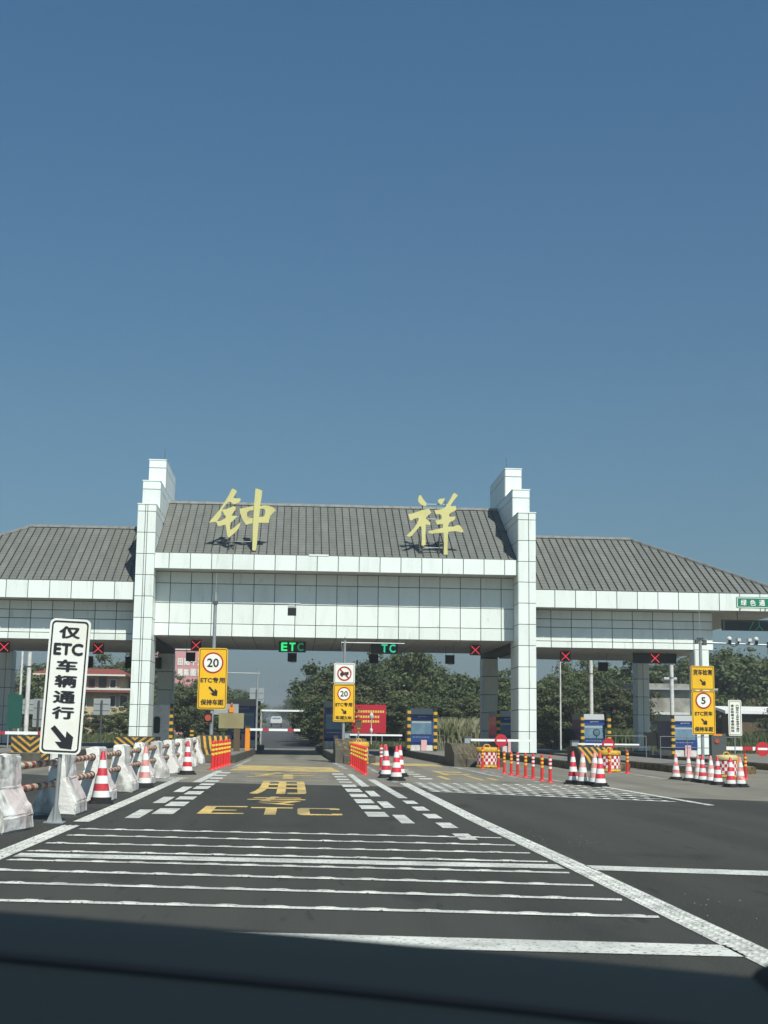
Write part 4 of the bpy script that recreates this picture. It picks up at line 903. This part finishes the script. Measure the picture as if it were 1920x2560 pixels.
def make_drum(top):
    root = thing('checkered_drum', 'x', 'drum')
    part('body', MB().lathe([(.35, 0), (.365, .03), (.365, .08), (.352, .1), (.352, .56), (.36, .58), (.36, .6)], 28), 'drum_body', root)
    part('rim', MB().lathe([(.352, .09), (.38, .075), (.38, .02), (.352, .0)], 28, closed=False), 'drum_yellow', root)
    part('lid', MB().lathe([(.375, .56), (.385, .58), (.38, .68), (.34, .71), (.1, .72)], 28), top, root)
    part('handle', MB().tube((-.12, 0, .71), (-.07, 0, .80), .02, n=8).tube((-.07, 0, .80), (.07, 0, .80), .02, n=8).tube((.07, 0, .80), (.12, 0, .71), .02, n=8), 'drum_yellow', root)
    mbw = MB(); nn = 24
    for r in range(4):
        for k in range(nn):
            mbw.mi = (r+k) % 2; a = 2*math.pi*k/nn; b = 2*math.pi*(k+1)/nn; rr = .357; z0 = .12+r*.105; z1 = z0+.105
            mbw.add([(rr*math.cos(a), rr*math.sin(a), z0), (rr*math.cos(b), rr*math.sin(b), z0), (rr*math.cos(b), rr*math.sin(b), z1), (rr*math.cos(a), rr*math.sin(a), z1)], [(0, 1, 2, 3)])
    part('checker_wrap', mbw, ['red', 'cone_white'], root); return root
d1 = make_drum('drum_yellow'); d1.location = (6.80, 48.3, 0); d1['label'] = 'yellow topped red and white checkered drum at the middle island'; d1['group'] = 'checkered drums'
dup(d1, (10.42, 45.1, 0), .2, 'yellow topped checkered drum behind the four bunched cones', scale=(.97, .97, .97))
dup(d1, (2.42, 50.8, 0), .4, 'yellow topped drum hidden behind the red posts under the no trucks sign', scale=(1.0, 1.0, 1.15))
d3 = make_drum('drum_cream'); d3.location = (12.85, 40.4, 0); d3['label'] = 'cream topped red and white checkered drum below the yellow truck lane sign'; d3['group'] = 'checkered drums'; d3.scale = (.84, .84, .93)
# lamp on the drum under the no trucks sign
root = thing('warning_lamp', 'small dark warning lamp on a thin stalk above the drum', 'lamp', (2.4, 50.8, .82))
part('stalk', MB().tube((0, 0, 0), (0, 0, .45), .03, n=8), 'steel', root); part('lamp_head', MB().box(-.11, .11, -.08, .08, .5, .76).box(-.14, .14, -.1, .1, .76, .79), 'brown', root); part('mount', MB().lathe([(.03, .44), (.1, .47), (.1, .5)], 12), 'drum_yellow', root)

# ================================================================== SMALL EQUIPMENT ON THE ISLANDS
root = thing('display_board', 'blank tan fee board on a brown post beside the lane barrier', 'board', (-2.6, 58, .3))
part('board', MB().box(-.5, .54, -.06, .06, .94, 1.57), 'tan_board', root); part('post', MB().box(.14, .40, -.04, .1, 0, .94), 'brown', root)
b_ = part('beacon', MB().box(-.08, .12, -.03, .05, 1.60, 1.83), 'orange', root); part('beacon_lamp', MB().lathe([(.05, 1.83), (.05, 1.95), (.02, 2.0)], 10, (.02, 0, 0)), 'lamp_red', b_)
part('rear_board', MB().box(-.75, .3, .1, .3, 1.5, 1.95), 'grey_sign', root)
root = thing('lane_camera_mast', 'thin pale mast with a side arm rising behind the tan fee board', 'mast', (-1.62, 61.5, .3))
part('pole', MB().tube((0, 0, 0), (0, 0, 3.6), .045, .04, 10), 'steel', root); part('arm', MB().tube((-1.4, 0, 3.37), (.1, 0, 3.37), .025, n=8), 'steel', root)
for x, y, zt, zb, r, lab in ((16.2, 83, 5.5, 0, .05, 'thin pale pole rising to a lane signal against the trees'), (18.1, 83, 5.6, 0, .115, 'thick white drain pipe against dark green trees'), (23.1, 83, 5.4, 0, .125, 'thick white drain pipe beside the grey house'),
                             (-12.1, 62, 4.5, 0, .05, 'thin white pole above the green panel'), (-11.85, 62.4, 4.5, 0, .10, 'thick white pole above the green panel')):
    o = part('pole', MB().tube((0, 0, 0), (0, 0, zt-zb), r, r, 12), 'booth_white', thing('vertical_pole', lab, 'pole', (x, y, zb)))
    if r > .08: part('collar', MB().tube((0, 0, (zt-zb)*.85), (0, 0, (zt-zb)*.85+.06), r+.012, n=12), 'steel_dark', o.parent)
for x0, x1, z0, z1, y, lab, zb in ((13.3, 13.95, .72, 1.42, 67.5, 'small dark display on a stand beside the booth behind four cones', .24), (17.0, 17.75, .66, 1.3, 66.0, 'small dark display at the foot of the rear end pillar', .24)):
    root = thing('dark_display', lab, 'display board', ((x0+x1)/2, y, zb)); part('case', MB().box(-(x1-x0)/2, (x1-x0)/2, 0, .1, z0-zb, z1-zb), 'matte_black', root); part('stand', MB().box(-.04, .04, .02, .08, 0, z0-zb), 'steel_dark', root)
root = thing('green_panel', 'tall shade-darkened green panel on posts beneath white poles', 'panel', (-11.9, 60, 0))
part('panel', MB().box(-.32, .3, 0, .05, 1.12, 2.55), 'panel_green_shaded', root)
for x in (-.25, .22): part('post', MB().tube((x, .1, 0), (x, .1, 2.3), .03, n=8), 'steel', root)
for x0, x1, z0, z1, y, lab in ((-12.16, -11.15, 1.93, 2.91, 85, 'grey back of a road sign in front of the cream house'), (-16.6, -15.68, 1.92, 2.8, 85, 'grey back of a road sign beside the green panel'), (-14.85, -14.2, 1.15, 2.75, 80, 'tall grey sign back with cross bars near the green panel'), (-3.49, -2.38, 3.24, 4.46, 110, 'pale sign back with bright bars beside the exit road')):
    root = thing('sign_back', lab, 'sign', ((x0+x1)/2, y, -.06 if y > 86 else 0)); w = x1-x0; pl = part('board', MB().box(-w/2, w/2, 0, .05, z0, z1), 'grey_sign', root)
    for t in (.3, .7): part('stiffener', MB().box(-w/2+.05, w/2-.05, -.03, -.002, z0+(z1-z0)*t-.03, z0+(z1-z0)*t+.03), 'booth_grey', pl)
    part('post', MB().tube((0, -.1, 0), (0, -.1, z1-.1), .06, n=10), 'steel_dark', root)
def railing(x0, x1, y, z0, h, label):
    root = thing('railing', label, 'railing', (x0, y, z0)); L = x1-x0
    for z in (h, h*.5): part('rail', MB().tube((0, 0, z), (L, 0, z), .016, n=6), 'rail_grey', root)
    nn = max(2, round(L/1.1))
    for k in range(nn+1): part('upright', MB().tube((L*k/nn, 0, 0), (L*k/nn, 0, h), .016, n=6), 'rail_grey', root)
railing(2.9, 5.2, 86.5, 0, 1.0, 'pale railing in front of the red billboard')
railing(7.3, 9.5, 86.5, 0, .95, 'pale railing in front of the dry reeds')
railing(12.9, 14.6, 56.5, .24, .9, 'pale railing on the island behind four bunched cones')
railing(15.2, 18.6, 56.5, .24, .9, 'pale railing on the ribbed kerb below the dark display')
root = thing('round_mirror', 'small round black mirror on a thin stalk before a blue booth', 'mirror', (11.75, 53, 0)); part('stalk', MB().tube((0, 0, 0), (0, 0, 1.15), .025, n=8), 'steel_dark', root); part('mirror', MB().tube((0, -.03, 1.27), (0, .03, 1.27), .14, n=18), 'black', root); part('glass', MB().tube((0, -.04, 1.27), (0, -.032, 1.27), .11, n=18), 'glass', root)
root = thing('signal_cabinet', 'dark grey cabinet with an orange lamp beside the truck lane sign', 'cabinet', (14.3, 45.9, .24)); part('cabinet', MB().box(-.2, .3, -.02, .3, 0, 1.05), 'steel_dark', root); part('lamp', MB().tube((-.02, -.05, .8), (-.02, -.021, .8), .075, n=16), 'lamp_red', root)

# ================================================================== BACKGROUND BUILDINGS AND BOARDS
root = thing('house', 'two storey cream house with red trimmed eaves behind the toll lanes', 'house', (-18.5, 128, 0))
W = lambda n_, mb_, m_, p_=None: part(n_, mb_, m_, p_ or root)
W('wall', MB().box(-5, 2.4, 1.0, 8, 4.7, 6.0).box(-5, 3.3, 1.0, 8, 0, 4.3), 'cream_wall')
W('roof', MB().box(-5.5, 2.9, .3, 9, 5.85, 6.0).add([(-5.5, .3, 6.0), (2.9, .3, 6.0), (2.9, 9, 6.0), (-5.5, 9, 6.0), (-4.5, 3, 6.55), (1.9, 3, 6.55), (1.9, 7, 6.55), (-4.5, 7, 6.55)], [(0, 1, 5, 4), (1, 2, 6, 5), (2, 3, 7, 6), (3, 0, 4, 7), (4, 5, 6, 7)]), 'red_trim')
W('balcony', MB().box(-5.3, 3.6, .0, 1.0, 4.3, 4.45), 'red_trim'); W('balcony_edge', MB().box(-5.3, 3.6, -.02, .06, 4.5, 4.68), 'white_trim'); W('eave_edge', MB().box(-5.5, 2.95, .22, .28, 5.8, 5.95), 'white_trim')
for x, z, w, h, n_ in ((-.2, 4.72, .45, .75, 'door'), (.8, 4.72, .6, 1.0, 'door'), (1.75, 4.75, .5, .7, 'window'), (1.75, 3.0, .5, 1.0, 'window'), (2.8, 3.05, .65, 1.0, 'window'), (-2.2, 4.8, .6, .8, 'window'), (-3.8, 4.8, .6, .8, 'window'), (-1, 2.9, .7, 1, 'window')):
    o = W(n_, MB().box(x-w/2, x+w/2, .95, .99, z, z+h), 'window_dark'); W('frame', ring_mb([(x-w/2-.07, z-.07), (x+w/2+.07, z-.07), (x+w/2+.07, z+h+.07), (x-w/2-.07, z+h+.07)], [(x-w/2, z), (x+w/2, z), (x+w/2, z+h), (x-w/2, z+h)], .92, .98), 'white_trim' if n_ == 'window' else 'red_trim', o)
root = thing('pink_building', 'pink wall with two rows of white characters behind the trees', 'building', (-13.5, 165, 0))
W('wall', MB().box(-4, 3.2, 0, 6, 0, 10.3), 'pink_wall'); W('parapet', MB().box(-4.1, 3.3, -.1, 6.1, 10.3, 10.55), 'white_trim')
for r, s in enumerate(('田阳千万', '眉陈图里')):
    for k, ch in enumerate(s): W('character', text_xz(MB(), ch, -.1+k*.78, 8.9-r*1.25, .62, .85, -.05, .05), 'sign_white')
root = thing('billboard', 'red billboard with rows of yellow lettering among the trees', 'billboard', (5.3, 96, 0))
W('board', MB().box(-1.25, 1.15, 0, .1, 1.0, 2.95), 'billboard_red')
for r, (z, k0, k1) in enumerate(((2.48, 0, 13), (2.12, 1, 11), (1.80, 0, 11))):
    mbr = MB()
    for k in range(k0, k1): mbr.box(-1.15+k*.17, -1.15+k*.17+.12, -.012, -.002, z-.08, z+.08)
    W('lettering', mbr, 'billboard_yellow')
for x in (-.9, .9): W('leg', MB().tube((x, .15, -.06), (x, .15, 2.6), .05, n=8), 'steel')
root = thing('garden_lamp', 'slim white lamp standing in front of the red billboard', 'lamp', (5.15, 91, 0)); W('post', MB().tube((0, 0, 0), (0, 0, 1.9), .03, n=8), 'booth_white'); W('head', MB().lathe([(.03, 1.9), (.14, 2.05), (.12, 2.25), (.04, 2.35)], 12), 'booth_white'); W('lower_globe', MB().lathe([(.04, 1.0), (.1, 1.1), (.1, 1.25), (.04, 1.35)], 12), 'booth_white')
root = thing('grey_house', 'weathered grey concrete house with a flat roof behind the end booth', 'house', (31.0, 112, 0))
W('wall', MB().box(-2.6, 3.6, 0, 7, 0, 4.75), 'grey_wall'); W('roof_slab', MB().box(-2.9, 3.9, -.5, 7.3, 4.78, 4.95), 'booth_grey'); W('parapet', MB().box(-2.7, 3.7, .0, 7, 4.96, 5.3), 'grey_wall')
W('ledge', MB().box(-2.7, 3.7, -.6, -.003, 2.75, 2.95), 'booth_white')
for x in (-1.2, 1.6): o = W('window', MB().box(x-.5, x+.5, -.03, -.004, .9, 2.1), 'window_dark'); W('frame', ring_mb([(x-.58, .82), (x+.58, .82), (x+.58, 2.18), (x-.58, 2.18)], [(x-.5, .9), (x+.5, .9), (x+.5, 2.1), (x-.5, 2.1)], -.06, -.01), 'booth_grey', o)
root = thing('solar_heater', 'rooftop solar water heater with a silver tank on the grey house', 'water heater', (31.6, 114, 5.0))
W('tank', MB().tube((-.55, 0, .75), (.55, 0, .75), .17, n=14), 'booth_grey'); W('collector', MB().add([(-.55, -.6, .05), (.55, -.6, .05), (.55, -.02, .62), (-.55, -.02, .62), (-.55, -.55, .0), (.55, -.55, .0), (.55, .03, .57), (-.55, .03, .57)], [(0, 1, 2, 3), (7, 6, 5, 4), (0, 4, 5, 1), (2, 6, 7, 3), (1, 5, 6, 2), (0, 3, 7, 4)]), 'black')
for x in (-.45, .45): W('strut', MB().bar((x, .1, -.02), (x, .05, .65), .04, .04), 'red_trim')
root = thing('shed', 'low shed with a long white roof in the grass', 'shed', (37.5, 108, 0))
W('roof', MB().add([(-3.3, -.5, 2.85), (6, -.5, 2.85), (6, 3, 3.3), (-3.3, 3, 3.3), (-3.3, -.5, 3.1), (6, -.5, 3.1), (6, 3, 3.5), (-3.3, 3, 3.5)], [(0, 3, 2, 1), (4, 5, 6, 7), (0, 1, 5, 4), (1, 2, 6, 5), (2, 3, 7, 6), (3, 0, 4, 7)]), 'boom_white'); W('wall', MB().box(-2.6, 5.5, 0, 2.8, 0, 2.84), 'brown')
root = thing('flatbed_truck', 'small pale truck far down the exit road', 'truck', (-3.3, 270, hz(270)+.01))
for sx in (-1, 1):
    for y in (.6, 3.6): W('wheel', MB().tube((sx*.95-.12, y, .4), (sx*.95+.12, y, .4), .4, n=16), 'rubber')
W('cab', MB().prism([(-1.0, .5), (1.0, .5), (1.0, 1.9), (.85, 2.1), (-.85, 2.1), (-1.0, 1.9)], 3.2, 4.8, 'xz'), 'booth_white'); W('bed', MB().box(-1.1, 1.1, -.6, 3.1, .8, 1.0).box(-1.1, 1.1, -.62, -.5, 1.0, 1.55).box(-1.1, -1.02, -.5, 3.1, 1.0, 1.55).box(1.02, 1.1, -.5, 3.1, 1.0, 1.55), 'booth_white')
W('windscreen', MB().box(-.8, .8, 3.17, 3.198, 1.3, 1.9), 'glass')

# ================================================================== TREES AND GRASS
def crown_mesh(seed, m, n_leaf=17000, n_cl=110, rx=2.6, rz_=2.6, leaf=.25):
    r = np.random.default_rng(seed)
    d = r.normal(size=(n_cl, 3)); d /= np.linalg.norm(d, axis=1)[:, None]
    rad = .35+.65*r.random(n_cl)**.5
    lob = 1+.24*np.sin(3*np.arctan2(d[:, 1], d[:, 0])+seed)+.2*r.normal(size=n_cl)
    c = d*rad[:, None]*lob[:, None]*np.array([rx, rx, rz_])
    c[:, 2] += rz_*1.0
    sz = r.uniform(.35, .95, n_cl)*rx*.25
    w = sz**2; idx = r.choice(n_cl, n_leaf, p=w/w.sum())
    v = r.normal(size=(n_leaf, 3)); v /= np.linalg.norm(v, axis=1)[:, None]
    p = c[idx]+v*(sz[idx]*np.abs(r.normal(.55, .45, n_leaf)))[:, None]*np.array([1.25, 1.25, .85])
    nrm = v+r.normal(size=(n_leaf, 3))*.55+np.array([0, 0, .35]); nrm /= np.linalg.norm(nrm, axis=1)[:, None]
    t = np.cross(nrm, r.normal(size=(n_leaf, 3))); t /= np.linalg.norm(t, axis=1)[:, None]; b = np.cross(nrm, t)
    L = leaf*r.uniform(.6, 1.25, n_leaf)[:, None]
    quad = np.stack([p-t*L*.5, p+b*L*.32, p+t*L*.55, p-b*L*.32], 1).reshape(-1, 3)
    me = bpy.data.meshes.new('crown'); me.vertices.add(n_leaf*4); me.vertices.foreach_set('co', quad.ravel())
    me.loops.add(n_leaf*4); me.loops.foreach_set('vertex_index', np.arange(n_leaf*4)); me.polygons.add(n_leaf)
    me.polygons.foreach_set('loop_start', np.arange(n_leaf)*4); me.polygons.foreach_set('loop_total', np.full(n_leaf, 4))
    me.update(calc_edges=True); me.materials.append(M[m]); return me
def trunk_mesh(seed):
    r = random.Random(seed); mb_ = MB(); p = Vector((0, 0, -.3)); top = Vector((r.uniform(-.25, .25), r.uniform(-.25, .25), 2.3))
    mb_.tube(p, top, .17, .10, 9)
    for k in range(6):
        a = k*1.05+r.random(); q = top+Vector((math.cos(a)*1.5, math.sin(a)*1.5, 1.2+r.random()*1.6)); mb_.tube(top-Vector((0, 0, .5*r.random())), q, .07, .025, 6)
    return mb_.mesh('trunk', ml('trunk'))
CR = [crown_mesh(11, 'leaf_dark'), crown_mesh(23, 'leaf_mid'), crown_mesh(35, 'leaf_olive', rx=2.4, rz_=3.0), crown_mesh(47, 'leaf_dark', rx=2.9, rz_=2.3), crown_mesh(59, 'leaf_mid', n_cl=85, rz_=3.1), crown_mesh(71, 'leaf_olive', n_cl=130, rx=2.8, rz_=2.0)]
TR = [trunk_mesh(i) for i in range(3)]
def tree(x, y, h, k, label, group, wide=1.0):
    z = min(hz(y), 9)-.06 + (0 if y < 95 else min(6, max(0, abs(x)-40)*.04))
    label = ('dark round ', 'mid green ', 'slender olive ', 'broad dark ', 'upright mid green ', 'spreading olive ')[k]+label
    root = thing('tree', label, 'tree', (x, y, z), group, rng.uniform(0, 6.28)); s = h/6.4
    link('trunk', TR[k % 3], root).scale = (s, s, s*.9)
    c = link('crown', CR[k], root, (0, 0, h*.12)); sz = h*.88/(2.15*(2.6, 2.6, 3.0, 2.3, 3.1, 2.0)[k]); c.scale = (s*wide*rng.uniform(.85, 1.15), s*wide*rng.uniform(.85, 1.15), sz)
    return root
TB = 'leafy tree in the thick belt behind the toll booths'; GB = 'trees of the belt behind the booths'
for x, y, h in ((3.2, 112, 5.6), (5.6, 108, 7.2), (8.2, 110, 7.6), (10.6, 112, 7.0), (13.0, 108, 6.4), (15.6, 111, 6.3), (18.2, 109, 5.6), (21, 112, 5.6), (22.6, 109, 6.6), (25, 114, 6.4), (36.5, 120, 8.0), (39.5, 118, 8.8), (33, 122, 7.4), (29, 121, 6.8), (42.5, 116, 9), (46, 118, 9.3)):
    tree(x, y, h*rng.uniform(.95, 1.03), rng.choice((0, 0, 3, 1, 4)), TB, GB, 1.15)
TF = 'low bushy tree at the foot of the belt behind the toll booths'; GF = 'bushy trees below the belt'
for x, y, h in ((3.0, 100, 3.0), (7.6, 101, 3.8), (9.6, 103, 4.2), (12.2, 101, 3.6), (14.8, 100, 3.8), (17.2, 101, 4.4), (19.4, 99, 4.6), (21.6, 100, 5.0), (24.0, 98, 4.6), (24.8, 103, 3.8), (36, 113, 3.6), (39, 114, 4.5), (42, 108, 4.2), (11, 106, 4.8), (16, 106, 5.0), (6.5, 104, 4.6)):
    tree(x, y, h, rng.choice((1, 2, 4, 5, 0)), TF, GF, 1.3)
TRD = 'tree lining the far exit road'; GRD = 'trees along the exit road'
for x, y, h in ((2.9, 122, 4.6), (3.6, 130, 5.2), (3.4, 142, 4.8), (4.2, 155, 6), (3.6, 175, 5.4), (4.4, 200, 6.6), (3.4, 235, 6), (3, 280, 6.5), (1.5, 340, 7), (0, 420, 7), (-2, 520, 7),
                (-6.6, 120, 4.4), (-6.0, 132, 4.6), (-8.2, 126, 5.4), (-6.6, 150, 5.2), (-9, 145, 6.2), (-7.0, 175, 5.5), (-7.6, 205, 5.6), (-8.6, 250, 6), (-10, 310, 6.5), (-13, 400, 7), (-17, 520, 7.5), (-7, 640, 7), (-14, 700, 8)):
    tree(x-(1.0 if x > 0 else 0), y, h, rng.choice((0, 1, 3, 4)), TRD, GRD, 1.05)
TL_ = 'tree around the cream house behind the left lanes'.replace('left ', 'closed '); GL = 'trees around the cream house'
for x, y, h in ((-8.4, 112, 4.6), (-10.4, 118, 4.8), (-12.6, 116, 4.0), (-14.2, 138, 7.4), (-17.2, 142, 8.4), (-20.5, 140, 7.8), (-24, 138, 8.0), (-22.5, 118, 6.0), (-25.5, 112, 6.2), (-12.8, 104, 2.6), (-14.6, 106, 2.4), (-10.5, 100, 2.6), (-28, 120, 7), (-6.0, 104, 3.0), (-17, 112, 2.4), (-19.5, 110, 2.6)):
    tree(x, y, h, rng.choice((1, 2, 4, 5)), TL_, GL, 1.1)
for k in range(26):
    x = 1.9+k*1.75+rng.uniform(-.5, .5); y = rng.uniform(99, 108)
    if 3.4 < x < 7 and y < 103: y += 5
    if 24.5 < x < 38: y = rng.uniform(121, 126)
    tree(x, y, rng.uniform(3.6, 5.4), rng.choice((0, 1, 3, 4, 2)), TF, GF, 1.35)
for x, y, h in ((21.2, 104, 6.4), (22.4, 106, 6.9), (19.8, 103, 5.6), (9.0, 108, 8.3), (33.5, 119, 7.6)): tree(x, y, h, 4, 'young spiky tree standing out of the belt behind the booths', GB, .62)
for k in range(15):
    tree(4+k*2.9+rng.uniform(-.6, .6), rng.uniform(116, 126), (7.2 if k < 4 else 6.4 if k < 9 else 8.2)*rng.uniform(.95, 1.05), rng.choice((0, 3, 1, 4)), TB, GB, 1.3)
for x, y, h in ((2.5, 97, 3.9), (2.2, 104, 4.0), (1.9, 112, 4.0), (-4.4, 100, 2.6), (-5.2, 112, 4.2)): tree(x, y, h, 0, TRD, GRD, 1.1)
root = thing('utility_pole', 'brown utility pole rising above the tree belt', 'pole', (10.6, 118, 0)); W('shaft', MB().tube((0, 0, 0), (0, 0, 9.6), .2, .16, 10), 'brown'); W('cross_arm', MB().box(-.5, .5, -.06, .06, 9.2, 9.32), 'brown')
# grass: countless blades, one object each kind
def blades(name, spots, m, seed):
    r = np.random.default_rng(seed); P = []
    for x0, x1, y0, y1, h0, h1, nb in spots:
        p = np.stack([r.uniform(x0, x1, nb), r.uniform(y0, y1, nb), np.full(nb, -.06)], 1); h = r.uniform(h0, h1, nb)[:, None]
        a = r.uniform(0, 6.28, nb); lean = np.stack([np.cos(a), np.sin(a), np.zeros(nb)], 1)*h*r.uniform(.05, .45, nb)[:, None]
        w = np.stack([-np.sin(a), np.cos(a), np.zeros(nb)], 1)*.03; z = np.array([0, 0, 1.0])
        P.append(np.stack([p-w, p+w, p+lean*.4+z*h*.65+w*.8, p+lean+z*h], 1))
    q = np.concatenate(P).reshape(-1, 3); nq = len(q)//4
    me = bpy.data.meshes.new(name); me.vertices.add(nq*4); me.vertices.foreach_set('co', q.ravel()); me.loops.add(nq*4); me.loops.foreach_set('vertex_index', np.arange(nq*4))
    me.polygons.add(nq); me.polygons.foreach_set('loop_start', np.arange(nq)*4); me.polygons.foreach_set('loop_total', np.full(nq, 4)); me.update(calc_edges=True); me.materials.append(M[m])
    o = link(name, me); o['kind'] = 'stuff'; return o
o = blades('tall_reeds', [(9.6, 12.6, 92, 96, .8, 2.3, 3200)], 'reed', 3); tag(o, 'pale dry reeds standing behind the railing', 'reeds')
o = blades('long_grass', [(19.5, 23.5, 90, 96, .5, 1.7, 6000), (33, 47, 92, 104, .4, 1.6, 12000), (-24, -8, 91, 100, .3, .9, 7000), (24, 33, 92, 99, .3, .9, 5000), (2, 8, 90, 97, .2, .6, 3000)], 'grass', 4); tag(o, 'long green grass growing beyond the toll lanes', 'grass')

# crumbs of stone scattered on the asphalt beside the lane line
rd = random.Random(5); mbc = MB()
for cx, cy, sx, sy, nb in ((3.25, 16.6, .3, .7, 45), (3.35, 9.9, .2, .6, 16), (4.2, 13.5, 1.2, 3, 8), (-2.9, 21, .2, 2.5, 16), (-3.0, 17.6, .15, 1.0, 14)):
    for k in range(nb):
        x = rd.gauss(cx, sx); y = rd.gauss(cy, sy); q = rd.uniform(.003, .0085)
        mbc.add([(x-q, y-q*.8, .001), (x+q, y-q*.6, .001), (x+q*.2, y+q, .001), (x, y, q*1.1)], [(0, 1, 3), (1, 2, 3), (2, 0, 3)])
o = part('stone_crumbs', mbc, 'cone_white', None); o['kind'] = 'stuff'; o.data.materials.clear(); o.data.materials.append(M['island_top']); tag(o, 'pale stone crumbs scattered on the asphalt by the lane line', 'gravel')
# ================================================================== OUR OWN CAR: the dashboard under the windscreen
root = thing('car_dashboard', 'dark dashboard top of the car the picture is taken from', 'dashboard', (.1, .8, 0))
def crest(x): return 1.186-.040*((x+.25)/.55)-.018*max(0, x-.0)**1.3
mbd = MB(); nx = 40; prof = [(-.45, -.16), (-.30, -.075), (-.16, -.035), (-.05, -.014), (.06, -.004), (.12, 0), (.16, -.006), (.19, -.04), (.2, -.16)]
for i in range(nx+1):
    x = -.75+1.6*i/nx
    for (dy, dz) in prof: mbd.v.append((x-.1, dy+.0, crest(x)+dz))
npf = len(prof)
mbd.f = [(i*npf+j, (i+1)*npf+j, (i+1)*npf+j+1, i*npf+j+1) for i in range(nx) for j in range(npf-1)]; mbd.m = [0]*len(mbd.f); mbd.smooth = [True]*len(mbd.f)
part('dash_top', mbd, 'dash', root)
mbs = MB()
for i in range(24):
    xa_, xb_ = -.6+i*.037, -.6+(i+1)*.037; za = crest(xa_)-.0025; zb = crest(xb_)-.0025
    mbs.add([(xa_-.1, .026-.06*i/24, za-.006*i/24-.0015), (xb_-.1, .026-.06*(i+1)/24, zb-.006*(i+1)/24-.0015), (xb_-.1, .038-.06*(i+1)/24, zb-.006*(i+1)/24), (xa_-.1, .038-.06*i/24, za-.006*i/24)], [(0, 1, 2, 3)], True)
part('defroster_slot', mbs, 'dash_dark', root)
part('bulkhead', MB().box(-.85, .75, .02, .1, .25, 1.0), 'dash_dark', root)
part('floor_pan', MB().box(-.85, .75, -.9, .1, .2, .25), 'dash_dark', root)
for sx in (-.8, .66): part('tyre', MB().tube((sx-.08, .0, .3), (sx+.1, .0, .3), .3, n=24), 'rubber', root)

part('phone_cradle', MB().prism(rrect(.145, .08, .03, 5, 0, 0), -.02, .10, 'xz'), 'dash_dark', root, (.270, .02, 1.112))
# ================================================================== THE AIR: faint haze that greys the far trees and road
hb = part('haze', MB().box(-260, 260, -30, 1100, -1.2, 24), 'panel_core', None); hb['kind'] = 'stuff'; tag(hb, 'thin pale haze filling the air over the road', 'haze')
hm = bpy.data.materials.new('haze_air'); hm.use_nodes = True; hm.node_tree.nodes.clear()
ho = hm.node_tree.nodes.new('ShaderNodeOutputMaterial'); hv = hm.node_tree.nodes.new('ShaderNodeVolumePrincipled'); hv.inputs['Color'].default_value = (.84, .90, .93, 1)
hv.inputs['Density'].default_value = .0009; hv.inputs['Anisotropy'].default_value = .2
hm.node_tree.links.new(hv.outputs[0], ho.inputs['Volume']); hb.data.materials.clear(); hb.data.materials.append(hm)
